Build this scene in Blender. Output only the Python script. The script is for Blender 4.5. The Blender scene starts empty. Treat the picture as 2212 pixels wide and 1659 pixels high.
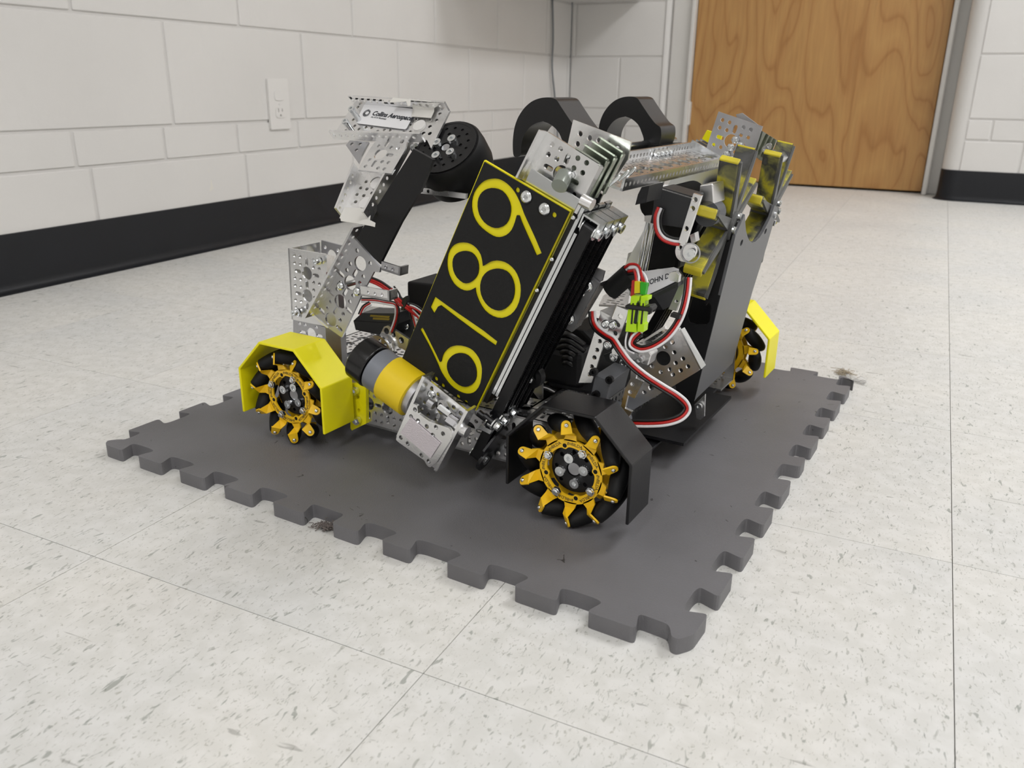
import bpy, bmesh, math, random
from math import sin, cos, pi, radians, hypot
from mathutils import Vector, Matrix
from mathutils.geometry import tessellate_polygon
random.seed(7)
S = bpy.context.scene
COL = S.collection
T = 0.3048                      # floor tile, metres

# ------------------------------------------------------------------ camera
IW, IH = 2212, 1659
FPX, YAW, PIT, ROL = 1797.37, -0.452759512, 0.345056355, 0.01349233
CAM = Vector((0.544776815, -0.369554474, 0.354488078))
_f = Vector((sin(YAW)*cos(PIT), cos(YAW)*cos(PIT), -sin(PIT)))
_r = Vector((cos(YAW), -sin(YAW), 0)); _u = _r.cross(_f)
CR = cos(ROL)*_r + sin(ROL)*_u; CU = -sin(ROL)*_r + cos(ROL)*_u
cd = bpy.data.cameras.new('camera'); cam = bpy.data.objects.new('camera', cd); COL.objects.link(cam)
cd.sensor_width = 36; cd.sensor_fit = 'HORIZONTAL'; cd.lens = FPX/IW*36; cd.clip_start = 0.02; cd.clip_end = 50
cam.matrix_world = Matrix(((CR.x, CU.x, -_f.x, CAM.x), (CR.y, CU.y, -_f.y, CAM.y), (CR.z, CU.z, -_f.z, CAM.z), (0, 0, 0, 1)))
cd.dof.use_dof = True; cd.dof.focus_distance = 0.74; cd.dof.aperture_fstop = 13
S.camera = cam
S.view_settings.view_transform = 'Standard'; S.view_settings.look = 'None'
S.view_settings.gamma = 1; S.view_settings.use_curve_mapping = False
S.view_settings.exposure = 0.0
w = bpy.data.worlds.new('world'); S.world = w; w.use_nodes = True
w.node_tree.nodes['Background'].inputs[0].default_value = (0.9, 0.95, 1, 1)
w.node_tree.nodes['Background'].inputs[1].default_value = 0.05
# ceiling lamps: (x, y, sx, sy, watts)
LAMPS = [(1.65, 1.85, 0.6, 1.2, 35), (2.1, -0.6, 0.6, 1.2, 17), (0.5, -2.2, 0.6, 1.2, 20)]
LAMP_COL = (0.985, 0.985, 1.0)
CEIL = 2.6

# ------------------------------------------------------------------ robot frame and view rays
TH = radians(-4.7); OR = Vector((.0095, .2306, .0127))
E1 = Vector((cos(TH), sin(TH), 0)); E2 = Vector((-sin(TH), cos(TH), 0)); E3 = Vector((0, 0, 1))
def toR(v): return Vector((v.dot(E1), v.dot(E2), v.z))
def ray(px, py):
    return CAM.copy(), _f + CR*((px-IW/2)/FPX) - CU*((py-IH/2)/FPX)
def hit(px, py, n, p0):          # point of the robot-frame plane (n, p0) seen at a pixel
    o, v = ray(px, py); o = toR(o-OR); v = toR(v); n = Vector(n); p0 = Vector(p0)
    return o + v*(n.dot(p0-o)/n.dot(v))
def at(px, py, Y): return hit(px, py, (0, 1, 0), (0, Y, 0))
def atz(px, py, Z): return hit(px, py, (0, 0, 1), (0, 0, Z))

# ------------------------------------------------------------------ materials
def srgb(r, g, b):
    f = lambda c: (c/255/12.92) if c/255 <= .04045 else ((c/255+.055)/1.055)**2.4
    return (f(r), f(g), f(b), 1)
def mat(name, col, rough=.5, metal=0, bump=0, bscale=300, var=0, vscale=40, spec=.5, coat=0, alpha=1, trans=0, aniso=None):
    m = bpy.data.materials.new(name); m.use_nodes = True; nt = m.node_tree; b = nt.nodes['Principled BSDF']
    b.inputs['Base Color'].default_value = col; b.inputs['Roughness'].default_value = rough
    b.inputs['Metallic'].default_value = metal; b.inputs['Specular IOR Level'].default_value = spec
    b.inputs['Coat Weight'].default_value = coat; b.inputs['Alpha'].default_value = alpha
    b.inputs['Transmission Weight'].default_value = trans
    g = nt.nodes.new('ShaderNodeNewGeometry')
    if var:
        n = nt.nodes.new('ShaderNodeTexNoise'); n.inputs['Scale'].default_value = vscale; n.inputs['Detail'].default_value = 5
        nt.links.new(g.outputs['Position'], n.inputs['Vector'])
        r = nt.nodes.new('ShaderNodeMapRange'); r.inputs[1].default_value = .3; r.inputs[2].default_value = .7
        r.inputs[3].default_value = 1-var; r.inputs[4].default_value = 1+var
        nt.links.new(n.outputs[0], r.inputs[0])
        mx = nt.nodes.new('ShaderNodeVectorMath'); mx.operation = 'SCALE'; mx.inputs[0].default_value = col[:3]
        nt.links.new(r.outputs[0], mx.inputs['Scale']); nt.links.new(mx.outputs[0], b.inputs['Base Color'])
        r2 = nt.nodes.new('ShaderNodeMapRange'); r2.inputs[1].default_value = .3; r2.inputs[2].default_value = .7
        r2.inputs[3].default_value = max(.03, rough*(1-var*.8)); r2.inputs[4].default_value = min(1, rough*(1+var*.8))
        nt.links.new(n.outputs[0], r2.inputs[0]); nt.links.new(r2.outputs[0], b.inputs['Roughness'])
    if bump:
        n = nt.nodes.new('ShaderNodeTexNoise'); n.inputs['Scale'].default_value = bscale; n.inputs['Detail'].default_value = 4
        v = g.outputs['Position']
        if aniso:
            mp = nt.nodes.new('ShaderNodeMapping'); mp.inputs['Scale'].default_value = aniso
            nt.links.new(v, mp.inputs[0]); v = mp.outputs[0]
        nt.links.new(v, n.inputs['Vector'])
        bp = nt.nodes.new('ShaderNodeBump'); bp.inputs['Strength'].default_value = bump; bp.inputs['Distance'].default_value = .001
        nt.links.new(n.outputs[0], bp.inputs['Height']); nt.links.new(bp.outputs[0], b.inputs['Normal'])
    return m
M = {}
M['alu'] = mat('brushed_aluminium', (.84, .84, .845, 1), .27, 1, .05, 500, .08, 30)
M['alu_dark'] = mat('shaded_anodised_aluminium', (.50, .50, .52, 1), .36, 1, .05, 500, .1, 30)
M['steel'] = mat('bright_steel', (.75, .77, .78, 1), .2, 1)
M['zinc'] = mat('zinc_plated_steel', (.56, .60, .53, 1), .25, 1, 0, 0, .15, 60)
M['black'] = mat('black_printed_plastic', srgb(20, 20, 23), .5, 0, .15, 900, spec=.35)
M['satin'] = mat('satin_black_plastic', srgb(13, 13, 16), .36, 0, .1, 900, spec=.45)
M['sheet'] = mat('textured_black_sheet', srgb(28, 28, 28), .7, 0, .35, 2600, .1, 900, spec=.3)
M['rubber'] = mat('black_rubber', srgb(16, 16, 17), .6, 0, .1, 700, spec=.3)
M['ramp'] = mat('grey_black_panel', srgb(92, 93, 96), .38, 0, .06, 60, .05, 12, spec=.7)
M['lemon'] = mat('lemon_yellow_plastic', srgb(255, 244, 12), .42, 0, .08, 700)
M['gold'] = mat('golden_yellow_coating', srgb(255, 204, 30), .33, 0, .05, 300, .05, 80)
M['plateyellow'] = mat('plate_yellow', srgb(240, 226, 2), .45)
M['capyellow'] = mat('cap_yellow', srgb(240, 208, 28), .4, 0, .05, 300)
M['motor'] = mat('grey_motor_case', srgb(128, 132, 140), .42, .3)
M['motorblack'] = mat('glossy_black_cap', srgb(14, 14, 15), .22)
M['servo'] = mat('grey_servo_case', srgb(86, 88, 92), .5, 0, .05, 600)
M['servoblack'] = mat('black_servo_case', srgb(40, 41, 43), .45, 0, .05, 600)
M['white'] = mat('white_plastic', srgb(228, 226, 224), .45)
M['paper'] = mat('white_paper', srgb(236, 236, 238), .6)
M['tape'] = mat('white_tape', srgb(222, 220, 214), .5)
M['ink'] = mat('dark_ink', srgb(40, 44, 52), .6)
M['velcro'] = mat('white_hook_strip', srgb(214, 206, 210), .8, 0, .9, 900)
M['red'] = mat('red_wire', srgb(190, 30, 26), .35)
M['wblack'] = mat('black_wire', srgb(18, 18, 19), .35)
M['wwhite'] = mat('white_wire', srgb(232, 230, 232), .35)
M['wyellow'] = mat('yellow_wrap', srgb(226, 206, 0), .35)
M['wgreen'] = mat('green_wrap', srgb(40, 168, 20), .35)
M['lime'] = mat('lime_connector', srgb(190, 236, 10), .35)
M['hole'] = mat('hole_black', srgb(6, 6, 6), .8)
M['frost'] = mat('frosted_tube', srgb(150, 156, 148), .3, .3)
M['goldink'] = mat('gold_ink', srgb(150, 128, 40), .5)

# ------------------------------------------------------------------ mesh helpers
def link(name, me, m, parent=None, smooth=False):
    me.materials.clear()
    for x in (m if isinstance(m, (list, tuple)) else [m]): me.materials.append(M[x] if isinstance(x, str) else x)
    if smooth:
        for p in me.polygons: p.use_smooth = True
    o = bpy.data.objects.new(name, me); COL.objects.link(o)
    if parent: o.parent = parent
    return o
def mesh(name, vs, fs):
    me = bpy.data.meshes.new(name); me.from_pydata([tuple(v) for v in vs], [], fs); me.update(); return me
def obj(name, geo, m, parent=None, smooth=False, bevel=0, auto=False):
    vs, fs = geo; me = mesh(name, vs, fs)
    bm = bmesh.new(); bm.from_mesh(me)
    bmesh.ops.recalc_face_normals(bm, faces=bm.faces[:])
    bm.to_mesh(me); bm.free()
    o = link(name, me, m, parent, smooth)
    if auto:
        for p in me.polygons: p.use_smooth = True
        try: me.set_sharp_from_angle(angle=radians(35))
        except Exception: pass
    if bevel:
        b = o.modifiers.new('bevel', 'BEVEL'); b.width = bevel; b.segments = 2; b.limit_method = 'ANGLE'; b.angle_limit = radians(35)
    return o
def join(*gs):
    vs, fs = [], []
    for g in gs:
        k = len(vs); vs += list(g[0]); fs += [tuple(i+k for i in f) for f in g[1]]
    return vs, fs
def slab(contours, off):         # planar outline with holes, thickness along the vector off
    pts = [Vector(p) for c in contours for p in c]; n = len(pts)
    tris = tessellate_polygon([[Vector(p) for p in c] for c in contours])
    off = Vector(off); vs = pts + [p+off for p in pts]
    fs = [tuple(t) for t in tris] + [tuple(i+n for i in reversed(t)) for t in tris]
    k = 0
    for c in contours:
        m = len(c)
        for i in range(m):
            a, b = k+i, k+(i+1) % m; fs.append((a, b, b+n, a+n))
        k += m
    return vs, fs
def box(x0, x1, y0, y1, z0, z1):
    vs = [Vector((x, y, z)) for z in (z0, z1) for y in (y0, y1) for x in (x0, x1)]
    return vs, [(0, 2, 3, 1), (4, 5, 7, 6), (0, 1, 5, 4), (2, 6, 7, 3), (0, 4, 6, 2), (1, 3, 7, 5)]
def obox(c, u, v, n, a, b, h):   # oriented box: centre, axes, half sizes
    vs = [Vector(c)+Vector(u)*sx*a+Vector(v)*sy*b+Vector(n)*sz*h for sz in (-1, 1) for sy in (-1, 1) for sx in (-1, 1)]
    return vs, [(0, 2, 3, 1), (4, 5, 7, 6), (0, 1, 5, 4), (2, 6, 7, 3), (0, 4, 6, 2), (1, 3, 7, 5)]
def basis(ax):
    ax = Vector(ax).normalized(); h = Vector((0, 0, 1)) if abs(ax.z) < .9 else Vector((1, 0, 0))
    u = ax.cross(h).normalized(); return u, ax.cross(u).normalized(), ax
def lathe(c, ax, prof, seg=24):  # prof: (distance along axis, radius)
    u, v, a = basis(ax); c = Vector(c); vs, fs = [], []
    for s, r in prof:
        for i in range(seg):
            t = 2*pi*i/seg; vs.append(c+a*s+u*(r*cos(t))+v*(r*sin(t)))
    for j in range(len(prof)-1):
        for i in range(seg):
            k = (i+1) % seg; fs.append((j*seg+i, j*seg+k, (j+1)*seg+k, (j+1)*seg+i))
    fs.append(tuple(range(seg))[::-1]); fs.append(tuple((len(prof)-1)*seg+i for i in range(seg)))
    return vs, fs
def cyl(a, b, r, seg=16):
    a, b = Vector(a), Vector(b); return lathe(a, b-a, [(0, r), ((b-a).length, r)], seg)
def ringslab(c, ax, ro, ri, h, seg=28):
    u, v, a = basis(ax); c = Vector(c)
    f = lambda r: [c+u*(r*cos(2*pi*i/seg))+v*(r*sin(2*pi*i/seg)) for i in range(seg)]
    return slab([f(ro), f(ri)], a*h)
def tube(pts, r, seg=8, sub=5):
    P = [Vector(p) for p in pts]; Q = []
    for i in range(len(P)-1):
        p0 = P[max(i-1, 0)]; p1 = P[i]; p2 = P[i+1]; p3 = P[min(i+2, len(P)-1)]
        for k in range(sub):
            t = k/sub
            Q.append(.5*((2*p1)+(p2-p0)*t+(2*p0-5*p1+4*p2-p3)*t*t+(3*p1-p0-3*p2+p3)*t**3))
    Q.append(P[-1]); vs, fs = [], []
    u = None
    for i, q in enumerate(Q):
        d = (Q[min(i+1, len(Q)-1)]-Q[max(i-1, 0)]).normalized()
        if u is None: u = basis(d)[0]
        u = (u-d*u.dot(d)).normalized(); v = d.cross(u)
        for k in range(seg): vs.append(q+u*(r*cos(2*pi*k/seg))+v*(r*sin(2*pi*k/seg)))
    for i in range(len(Q)-1):
        for k in range(seg):
            l = (k+1) % seg; fs.append((i*seg+k, i*seg+l, (i+1)*seg+l, (i+1)*seg+k))
    fs.append(tuple(range(seg))[::-1]); fs.append(tuple((len(Q)-1)*seg+k for k in range(seg)))
    return vs, fs
def roundpoly(p, r, seg=3):      # 2-D corner rounding
    out = []; n = len(p)
    for i in range(n):
        a, b, c = [Vector(p[j % n]) for j in (i-1, i, i+1)]
        rr = min(r, (a-b).length*.45, (c-b).length*.45)
        s, e = b+(a-b).normalized()*rr, b+(c-b).normalized()*rr
        for k in range(seg+1):
            t = k/seg; out.append(s*(1-t)**2+b*2*t*(1-t)+e*t*t)
    return out
def circ2(c, r, seg=12): return [(c[0]+r*cos(2*pi*i/seg+.2), c[1]+r*sin(2*pi*i/seg+.2)) for i in range(seg)]
def slot2(c, r, l, vert=False, seg=5):
    out = []
    for s in (1, -1):
        for i in range(seg+1):
            t = -pi/2+pi*i/seg if s > 0 else pi/2+pi*i/seg
            x, y = l/2*s+r*cos(t), r*sin(t); out.append((c[0]-y, c[1]+x) if vert else (c[0]+x, c[1]+y))
    return out
def inside(pt, poly, r):
    x, y = pt; n = len(poly); ins = False; dm = 1e9
    for i in range(n):
        x1, y1 = poly[i]; x2, y2 = poly[(i+1) % n]
        if (y1 > y) != (y2 > y) and x < (x2-x1)*(y-y1)/(y2-y1)+x1: ins = not ins
        dx, dy = x2-x1, y2-y1; L = dx*dx+dy*dy+1e-12; t = max(0, min(1, ((x-x1)*dx+(y-y1)*dy)/L))
        dm = min(dm, hypot(x-x1-t*dx, y-y1-t*dy))
    return ins and dm > r
def pattern(big, W, mm=1e-3):    # hole pattern of the perforated metal, along the first axis; list of (kind, centre)
    out = []
    for k in big:
        out.append(('B', (k, 0), 7*mm))
        for dx in (-8, 8):
            for dy in (-9, 9, -17, 17): out.append(('h', (k+dx*mm, dy*mm), 2.1*mm))
        for dy in (-12.5, 12.5): out.append(('v', (k, dy*mm), 2.0*mm))
        out.append(('s', (k+12*mm, 0), 2.0*mm))
    return out
def contour(kind, c, r):
    if kind == 'B': return circ2(c, r, 24)
    if kind == 'h': return circ2(c, r, 10)
    if kind == 's': return slot2(c, r, r*2.4)
    return slot2(c, r, r*2.4, True)
def perf(o, a, b, poly, holes, t, n=None):   # perforated sheet in the frame (o, a, b), outline in its coordinates
    o, a, b = Vector(o), Vector(a).normalized(), Vector(b).normalized()
    n = Vector(n) if n is not None else a.cross(b)
    cs = [poly]; kept = []
    for kind, c, r in holes:
        ext = r if kind in 'Bh' else r*2.2
        if not inside(c, poly, ext+.0006): continue
        if any(hypot(c[0]-k[0], c[1]-k[1]) < ext+k[2]+.0003 for k in kept): continue
        kept.append((c[0], c[1], ext)); cs.append(contour(kind, c, r))
    return slab([[o+a*p[0]+b*p[1] for p in c] for c in cs], n*t)
mm = 1e-3
def rect(L, W, r=0):
    p = [(0, -W/2), (L, -W/2), (L, W/2), (0, W/2)]; return [tuple(q) for q in roundpoly(p, r)] if r else p
def channel(o, a, b, n, L, W=48*mm, Hh=46*mm, t=2.2*mm, start=12*mm, fl=(1, 1)):
    """U channel: centre line start o on the outer web face, length a, width b, outer normal n; flanges go along -n"""
    o, a, b, n = Vector(o), Vector(a).normalized(), Vector(b).normalized(), Vector(n).normalized()
    big = []; k = start
    while k < L: big.append(k); k += 24*mm
    g = [perf(o, a, b, rect(L, W), pattern(big, W), t, -n)]
    for s in (-1, 1):
        if not fl[(s+1)//2]: continue
        fo = o+b*s*(W/2); hs = []
        k = 4*mm
        while k < L: 
            if Hh > 20*mm: pass
            else: hs.append(('h', (k, 0), 1.9*mm))
            k += 8*mm
        if Hh > 20*mm: hs = pattern(big, Hh)
        g.append(perf(fo-n*(Hh/2), a, n, rect(L, Hh), hs, t, -b*s))
    return join(*g)
def pxpoly(px, n, p0):
    return [hit(x, y, n, p0) for x, y in px]
def pslab(name, px, n, p0, t, m, parent, grid=None, holes=(), bevel=0, rnd=0, label=None):
    """sheet whose outline is seen at pixels px on the robot-frame plane (n, p0); grid=(big-hole px list) along the first two"""
    n = Vector(n).normalized(); P3 = pxpoly(px, n, p0)
    o = P3[0]; a = (P3[1]-P3[0]).normalized()
    if grid: a = (hit(*grid[1], n, p0)-hit(*grid[0], n, p0)).normalized()
    b = n.cross(a)
    f = lambda P: ((P-o).dot(a), (P-o).dot(b))
    poly = [f(P) for P in P3]
    if rnd: poly = [tuple(q) for q in roundpoly(poly, rnd)]
    hs = []
    if grid:
        g0 = f(hit(*grid[0], n, p0)); bigs = [g0[0]+24*mm*k for k in range(-8, 9)]
        hs += [(k, (c[0], c[1]+g0[1]), r) for k, c, r in pattern(bigs, 0)]
    for h in holes:
        hs.insert(0, ('h' if h[2] < 5*mm else 'B', f(hit(h[0], h[1], n, p0)), h[2]))
    ob = obj(name, perf(o, a, b, poly, hs, t, -n), m, parent, bevel=bevel)
    if label: ob['label'] = label
    return ob
def prism(name, px, Y, depth, m, parent, bevel=0, label=None, rnd=0):   # outline in the plane y=Y, extruded to y=Y+depth
    P = [at(x, y, Y) for x, y in px]
    if rnd:
        q = roundpoly([(p.x, p.z) for p in P], rnd); P = [Vector((a.x, Y, a.y)) for a in q]
    o = obj(name, slab([P], (0, depth, 0)), m, parent, bevel=bevel)
    if label: o['label'] = label
    return o
def text(name, body, size, mtx, m, parent, ext=.0001, bold=0, shear=0, align='CENTER', fit=None, ysc=1):
    cu = bpy.data.curves.new(name, 'FONT'); cu.body = body; cu.size = size; cu.extrude = ext; cu.offset = bold; cu.shear = shear
    cu.align_x = align; cu.align_y = 'CENTER'; cu.resolution_u = 3
    tmp = bpy.data.objects.new(name, cu); COL.objects.link(tmp)
    dg = bpy.context.evaluated_depsgraph_get(); dg.update()
    me = bpy.data.meshes.new_from_object(tmp.evaluated_get(dg)); bpy.data.objects.remove(tmp); bpy.data.curves.remove(cu)
    if fit:
        xs = [v.co.x for v in me.vertices]; k = fit/(max(xs)-min(xs)); me.transform(Matrix.Diagonal((k, k*ysc, 1, 1)))
    me.transform(mtx); return link(name, me, m, parent)
def frame(o, a, b):
    a, b = Vector(a).normalized(), Vector(b).normalized(); b = (b-a*a.dot(b)).normalized(); n = a.cross(b)
    return Matrix(((a.x, b.x, n.x, o[0]), (a.y, b.y, n.y, o[1]), (a.z, b.z, n.z, o[2]), (0, 0, 0, 1)))
def empty(name, parent=None, mtx=None):
    o = bpy.data.objects.new(name, None); COL.objects.link(o); o.empty_display_size = .05
    if parent: o.parent = parent
    if mtx: o.matrix_basis = mtx
    return o
def tag(o, label, cat, group=None):
    o['label'] = label; o['category'] = cat
    if group: o['group'] = group
    return o
def struct(o): o['kind'] = 'structure'; return o

# ------------------------------------------------------------------ room materials
def nodes(name):
    m = bpy.data.materials.new(name); m.use_nodes = True; return m, m.node_tree, m.node_tree.nodes['Principled BSDF']
def N(nt, t, **kw):
    n = nt.nodes.new(t)
    for k, v in kw.items():
        if k.startswith('i_'): n.inputs[k[2:].replace('_', ' ')].default_value = v
        else: setattr(n, k, v)
    return n
def ramp(nt, stops, interp='LINEAR'):
    r = nt.nodes.new('ShaderNodeValToRGB'); r.color_ramp.interpolation = interp; e = r.color_ramp.elements
    e[0].position, e[0].color = stops[0]; e[1].position, e[1].color = stops[-1]
    for p, c in stops[1:-1]: x = e.new(p); x.color = c
    return r
def mixc(nt, a, b, fac, mode='MIX'):
    m = nt.nodes.new('ShaderNodeMix'); m.data_type = 'RGBA'; m.blend_type = mode
    for s, x in ((m.inputs[0], fac), (m.inputs[6], a), (m.inputs[7], b)):
        if isinstance(x, (int, float, tuple)): s.default_value = x
        else: nt.links.new(x, s)
    return m.outputs[2]
def floor_material():
    m, nt, b = nodes('speckled_vinyl_tile'); L = nt.links.new
    g = N(nt, 'ShaderNodeNewGeometry'); oi = N(nt, 'ShaderNodeObjectInfo')
    off = N(nt, 'ShaderNodeVectorMath', operation='SCALE'); off.inputs['Scale'].default_value = 7.3
    cx = N(nt, 'ShaderNodeCombineXYZ'); L(oi.outputs['Random'], cx.inputs[0]); L(oi.outputs['Random'], cx.inputs[1]); L(cx.outputs[0], off.inputs[0])
    ad = N(nt, 'ShaderNodeVectorMath', operation='ADD'); L(g.outputs['Position'], ad.inputs[0]); L(off.outputs[0], ad.inputs[1])
    base = srgb(226, 224, 218); 
    big = N(nt, 'ShaderNodeTexNoise', i_Scale=5.0, i_Detail=3.0); L(ad.outputs[0], big.inputs['Vector'])
    c = ramp(nt, [(.3, srgb(222, 222, 220)), (.7, srgb(230, 228, 223))]); L(big.outputs[0], c.inputs[0])
    col = c.outputs[0]
    md = N(nt, 'ShaderNodeTexNoise', i_Scale=60.0, i_Detail=4.0); L(ad.outputs[0], md.inputs['Vector'])
    r0 = ramp(nt, [(.42, (.93, .93, .92, 1)), (.6, (1, 1, 1, 1))]); L(md.outputs[0], r0.inputs[0])
    col = mixc(nt, col, r0.outputs[0], 1.0, 'MULTIPLY')
    for sc, st, lo, hi, dark in (((330, 110, 1), 0, .615, .69, (.70, .71, .69, 1)), ((180, 60, 1), .5, .66, .71, (.58, .60, .58, 1)), ((420, 260, 1), 1.1, .615, .69, (.74, .74, .71, 1)), ((24, 110, 1), 2.3, .70, .74, (.66, .66, .65, 1))):
        mp = N(nt, 'ShaderNodeMapping'); mp.inputs['Scale'].default_value = sc; mp.inputs['Location'].default_value = (st, st, st); mp.inputs['Rotation'].default_value = (0, 0, st*.3)
        L(ad.outputs[0], mp.inputs[0])
        n = N(nt, 'ShaderNodeTexNoise', i_Scale=1.0, i_Detail=2.5, i_Roughness=.55, i_Distortion=.6); L(mp.outputs[0], n.inputs['Vector'])
        r = ramp(nt, [(lo, (0, 0, 0, 1)), (hi, (1, 1, 1, 1))]); L(n.outputs[0], r.inputs[0])
        col = mixc(nt, col, mixc(nt, col, dark, 1.0, 'MULTIPLY'), r.outputs[0])
    L(col, b.inputs['Base Color'])
    rr = N(nt, 'ShaderNodeMapRange'); rr.inputs[3].default_value = .30; rr.inputs[4].default_value = .5; L(big.outputs[0], rr.inputs[0]); L(rr.outputs[0], b.inputs['Roughness'])
    b.inputs['Specular IOR Level'].default_value = .35
    return m
def wall_material(name, col):
    m, nt, b = nodes(name); L = nt.links.new
    g = N(nt, 'ShaderNodeNewGeometry')
    n = N(nt, 'ShaderNodeTexNoise', i_Scale=3.0, i_Detail=5.0); L(g.outputs['Position'], n.inputs['Vector'])
    c = ramp(nt, [(.35, tuple(x*.95 for x in col[:3])+(1,)), (.65, col)]); L(n.outputs[0], c.inputs[0])
    # small chips and scuffs
    n2 = N(nt, 'ShaderNodeTexNoise', i_Scale=28.0, i_Detail=3.0, i_Distortion=.8); L(g.outputs['Position'], n2.inputs['Vector'])
    r = ramp(nt, [(.76, (0, 0, 0, 1)), (.77, (1, 1, 1, 1))]); L(n2.outputs[0], r.inputs[0])
    L(mixc(nt, c.outputs[0], srgb(225, 222, 214), r.outputs[0]), b.inputs['Base Color'])
    n3 = N(nt, 'ShaderNodeTexNoise', i_Scale=45.0, i_Detail=5.0, i_Roughness=.6); L(g.outputs['Position'], n3.inputs['Vector'])
    bp = N(nt, 'ShaderNodeBump', i_Strength=.35, i_Distance=.0022); L(n3.outputs[0], bp.inputs['Height']); L(bp.outputs[0], b.inputs['Normal'])
    b.inputs['Roughness'].default_value = .48; b.inputs['Specular IOR Level'].default_value = .4
    return m
def wood_material():
    m, nt, b = nodes('rotary_cut_plywood'); L = nt.links.new
    g = N(nt, 'ShaderNodeNewGeometry')
    mp = N(nt, 'ShaderNodeMapping'); mp.inputs['Scale'].default_value = (1.5, 1, .42); mp.inputs['Location'].default_value = (.47, 0, .35); L(g.outputs['Position'], mp.inputs[0])
    n = N(nt, 'ShaderNodeTexNoise', i_Scale=3.1, i_Detail=1.6, i_Roughness=.5, i_Distortion=.35); L(mp.outputs[0], n.inputs['Vector'])
    mu = N(nt, 'ShaderNodeMath', operation='MULTIPLY'); mu.inputs[1].default_value = 13; L(n.outputs[0], mu.inputs[0])
    fr = N(nt, 'ShaderNodeMath', operation='FRACT'); L(mu.outputs[0], fr.inputs[0])
    r = ramp(nt, [(0, srgb(176, 131, 76)), (.45, srgb(184, 141, 84)), (.80, srgb(178, 133, 78)), (.93, srgb(163, 116, 64)), (1, srgb(176, 131, 76))]); L(fr.outputs[0], r.inputs[0])
    mp2 = N(nt, 'ShaderNodeMapping'); mp2.inputs['Scale'].default_value = (160, 40, 9); L(g.outputs['Position'], mp2.inputs[0])
    n2 = N(nt, 'ShaderNodeTexNoise', i_Scale=1.0, i_Detail=4.0); L(mp2.outputs[0], n2.inputs['Vector'])
    r2 = ramp(nt, [(.3, (.90, .88, .86, 1)), (.7, (1.05, 1.05, 1.05, 1))]); L(n2.outputs[0], r2.inputs[0])
    L(mixc(nt, r.outputs[0], r2.outputs[0], 1.0, 'MULTIPLY'), b.inputs['Base Color'])
    b.inputs['Roughness'].default_value = .38
    return m
def foam_material():
    m, nt, b = nodes('charcoal_foam'); L = nt.links.new
    g = N(nt, 'ShaderNodeNewGeometry')
    n = N(nt, 'ShaderNodeTexNoise', i_Scale=7.0, i_Detail=5.0); L(g.outputs['Position'], n.inputs['Vector'])
    c = ramp(nt, [(.3, srgb(100, 99, 101)), (.55, srgb(110, 109, 112)), (.75, srgb(118, 117, 120))]); L(n.outputs[0], c.inputs[0])
    n4 = N(nt, 'ShaderNodeTexNoise', i_Scale=90.0, i_Detail=2.0, i_Distortion=1.2); L(g.outputs['Position'], n4.inputs['Vector'])
    r4 = ramp(nt, [(.735, (0, 0, 0, 1)), (.75, (1, 1, 1, 1))]); L(n4.outputs[0], r4.inputs[0])
    L(mixc(nt, c.outputs[0], srgb(60, 59, 60), r4.outputs[0]), b.inputs['Base Color'])
    n3 = N(nt, 'ShaderNodeTexNoise', i_Scale=900.0, i_Detail=3.0); L(g.outputs['Position'], n3.inputs['Vector'])
    bp = N(nt, 'ShaderNodeBump', i_Strength=.5, i_Distance=.0006); L(n3.outputs[0], bp.inputs['Height']); L(bp.outputs[0], b.inputs['Normal'])
    b.inputs['Roughness'].default_value = .52; b.inputs['Specular IOR Level'].default_value = .6
    return m
M['floor'] = floor_material(); M['wall'] = wall_material('painted_block', srgb(224, 222, 219)); M['wood'] = wood_material(); M['foam'] = foam_material()
M['joint'] = wall_material('painted_mortar', srgb(218, 216, 213))
M['grout'] = mat('dark_tile_joint', srgb(70, 62, 55), .9)
M['base'] = mat('black_vinyl_base', srgb(20, 22, 27), .45, 0, .2, 60, .12, 20, spec=.35)
M['jamb'] = mat('painted_steel_jamb', srgb(214, 212, 208), .4, 0, .1, 30)
M['jointgrey'] = mat('dark_socket_slot', srgb(90, 88, 84), .7)
M['ceil'] = mat('ceiling_tile', srgb(225, 223, 218), .9)
M['paint'] = mat('painted_cover', srgb(226, 224, 221), .42, 0, .15, 60)
M['dust'] = mat('grey_dust_fluff', srgb(112, 104, 100), .95)
M['clear'] = mat('clear_film', (1, 1, 1, 1), .08, 0, 0, 0, 0, 0, .5, 0, 1, .92)
M['stain'] = mat('brown_dust', srgb(172, 160, 140), .95)

# ------------------------------------------------------------------ room
XL, YB, XR, YF = -.87, 3.05, 3.6, -3.0
fl = struct(obj('floor', box(XL-.1, XR+.1, YF-.1, YB+.35, -.05, -.0028), 'grout'))
tme = None; g = .00032
for i in range(-3, 12):
    for j in range(-10, 11):
        x0, x1 = max(i*T, XL), min((i+1)*T, XR); y0, y1 = j*T, min((j+1)*T, 3.3)
        if x1-x0 < .01 or y1 < YF or y0 > 3.25: continue
        full = abs(x1-x0-T) < 1e-6 and abs(y1-y0-T) < 1e-6
        if full and tme: o = link('tile', tme, 'floor', fl)
        else:
            o = obj('tile', box(g, x1-x0-g, g, y1-y0-g, -.0028, 0), 'floor', fl)
            if full and not tme: tme = o.data
        o.location = (x0, y0, 0)
struct(obj('ceiling', box(XL-.1, XR+.1, YF-.1, YB+.35, CEIL, CEIL+.05), 'ceil'))
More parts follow.
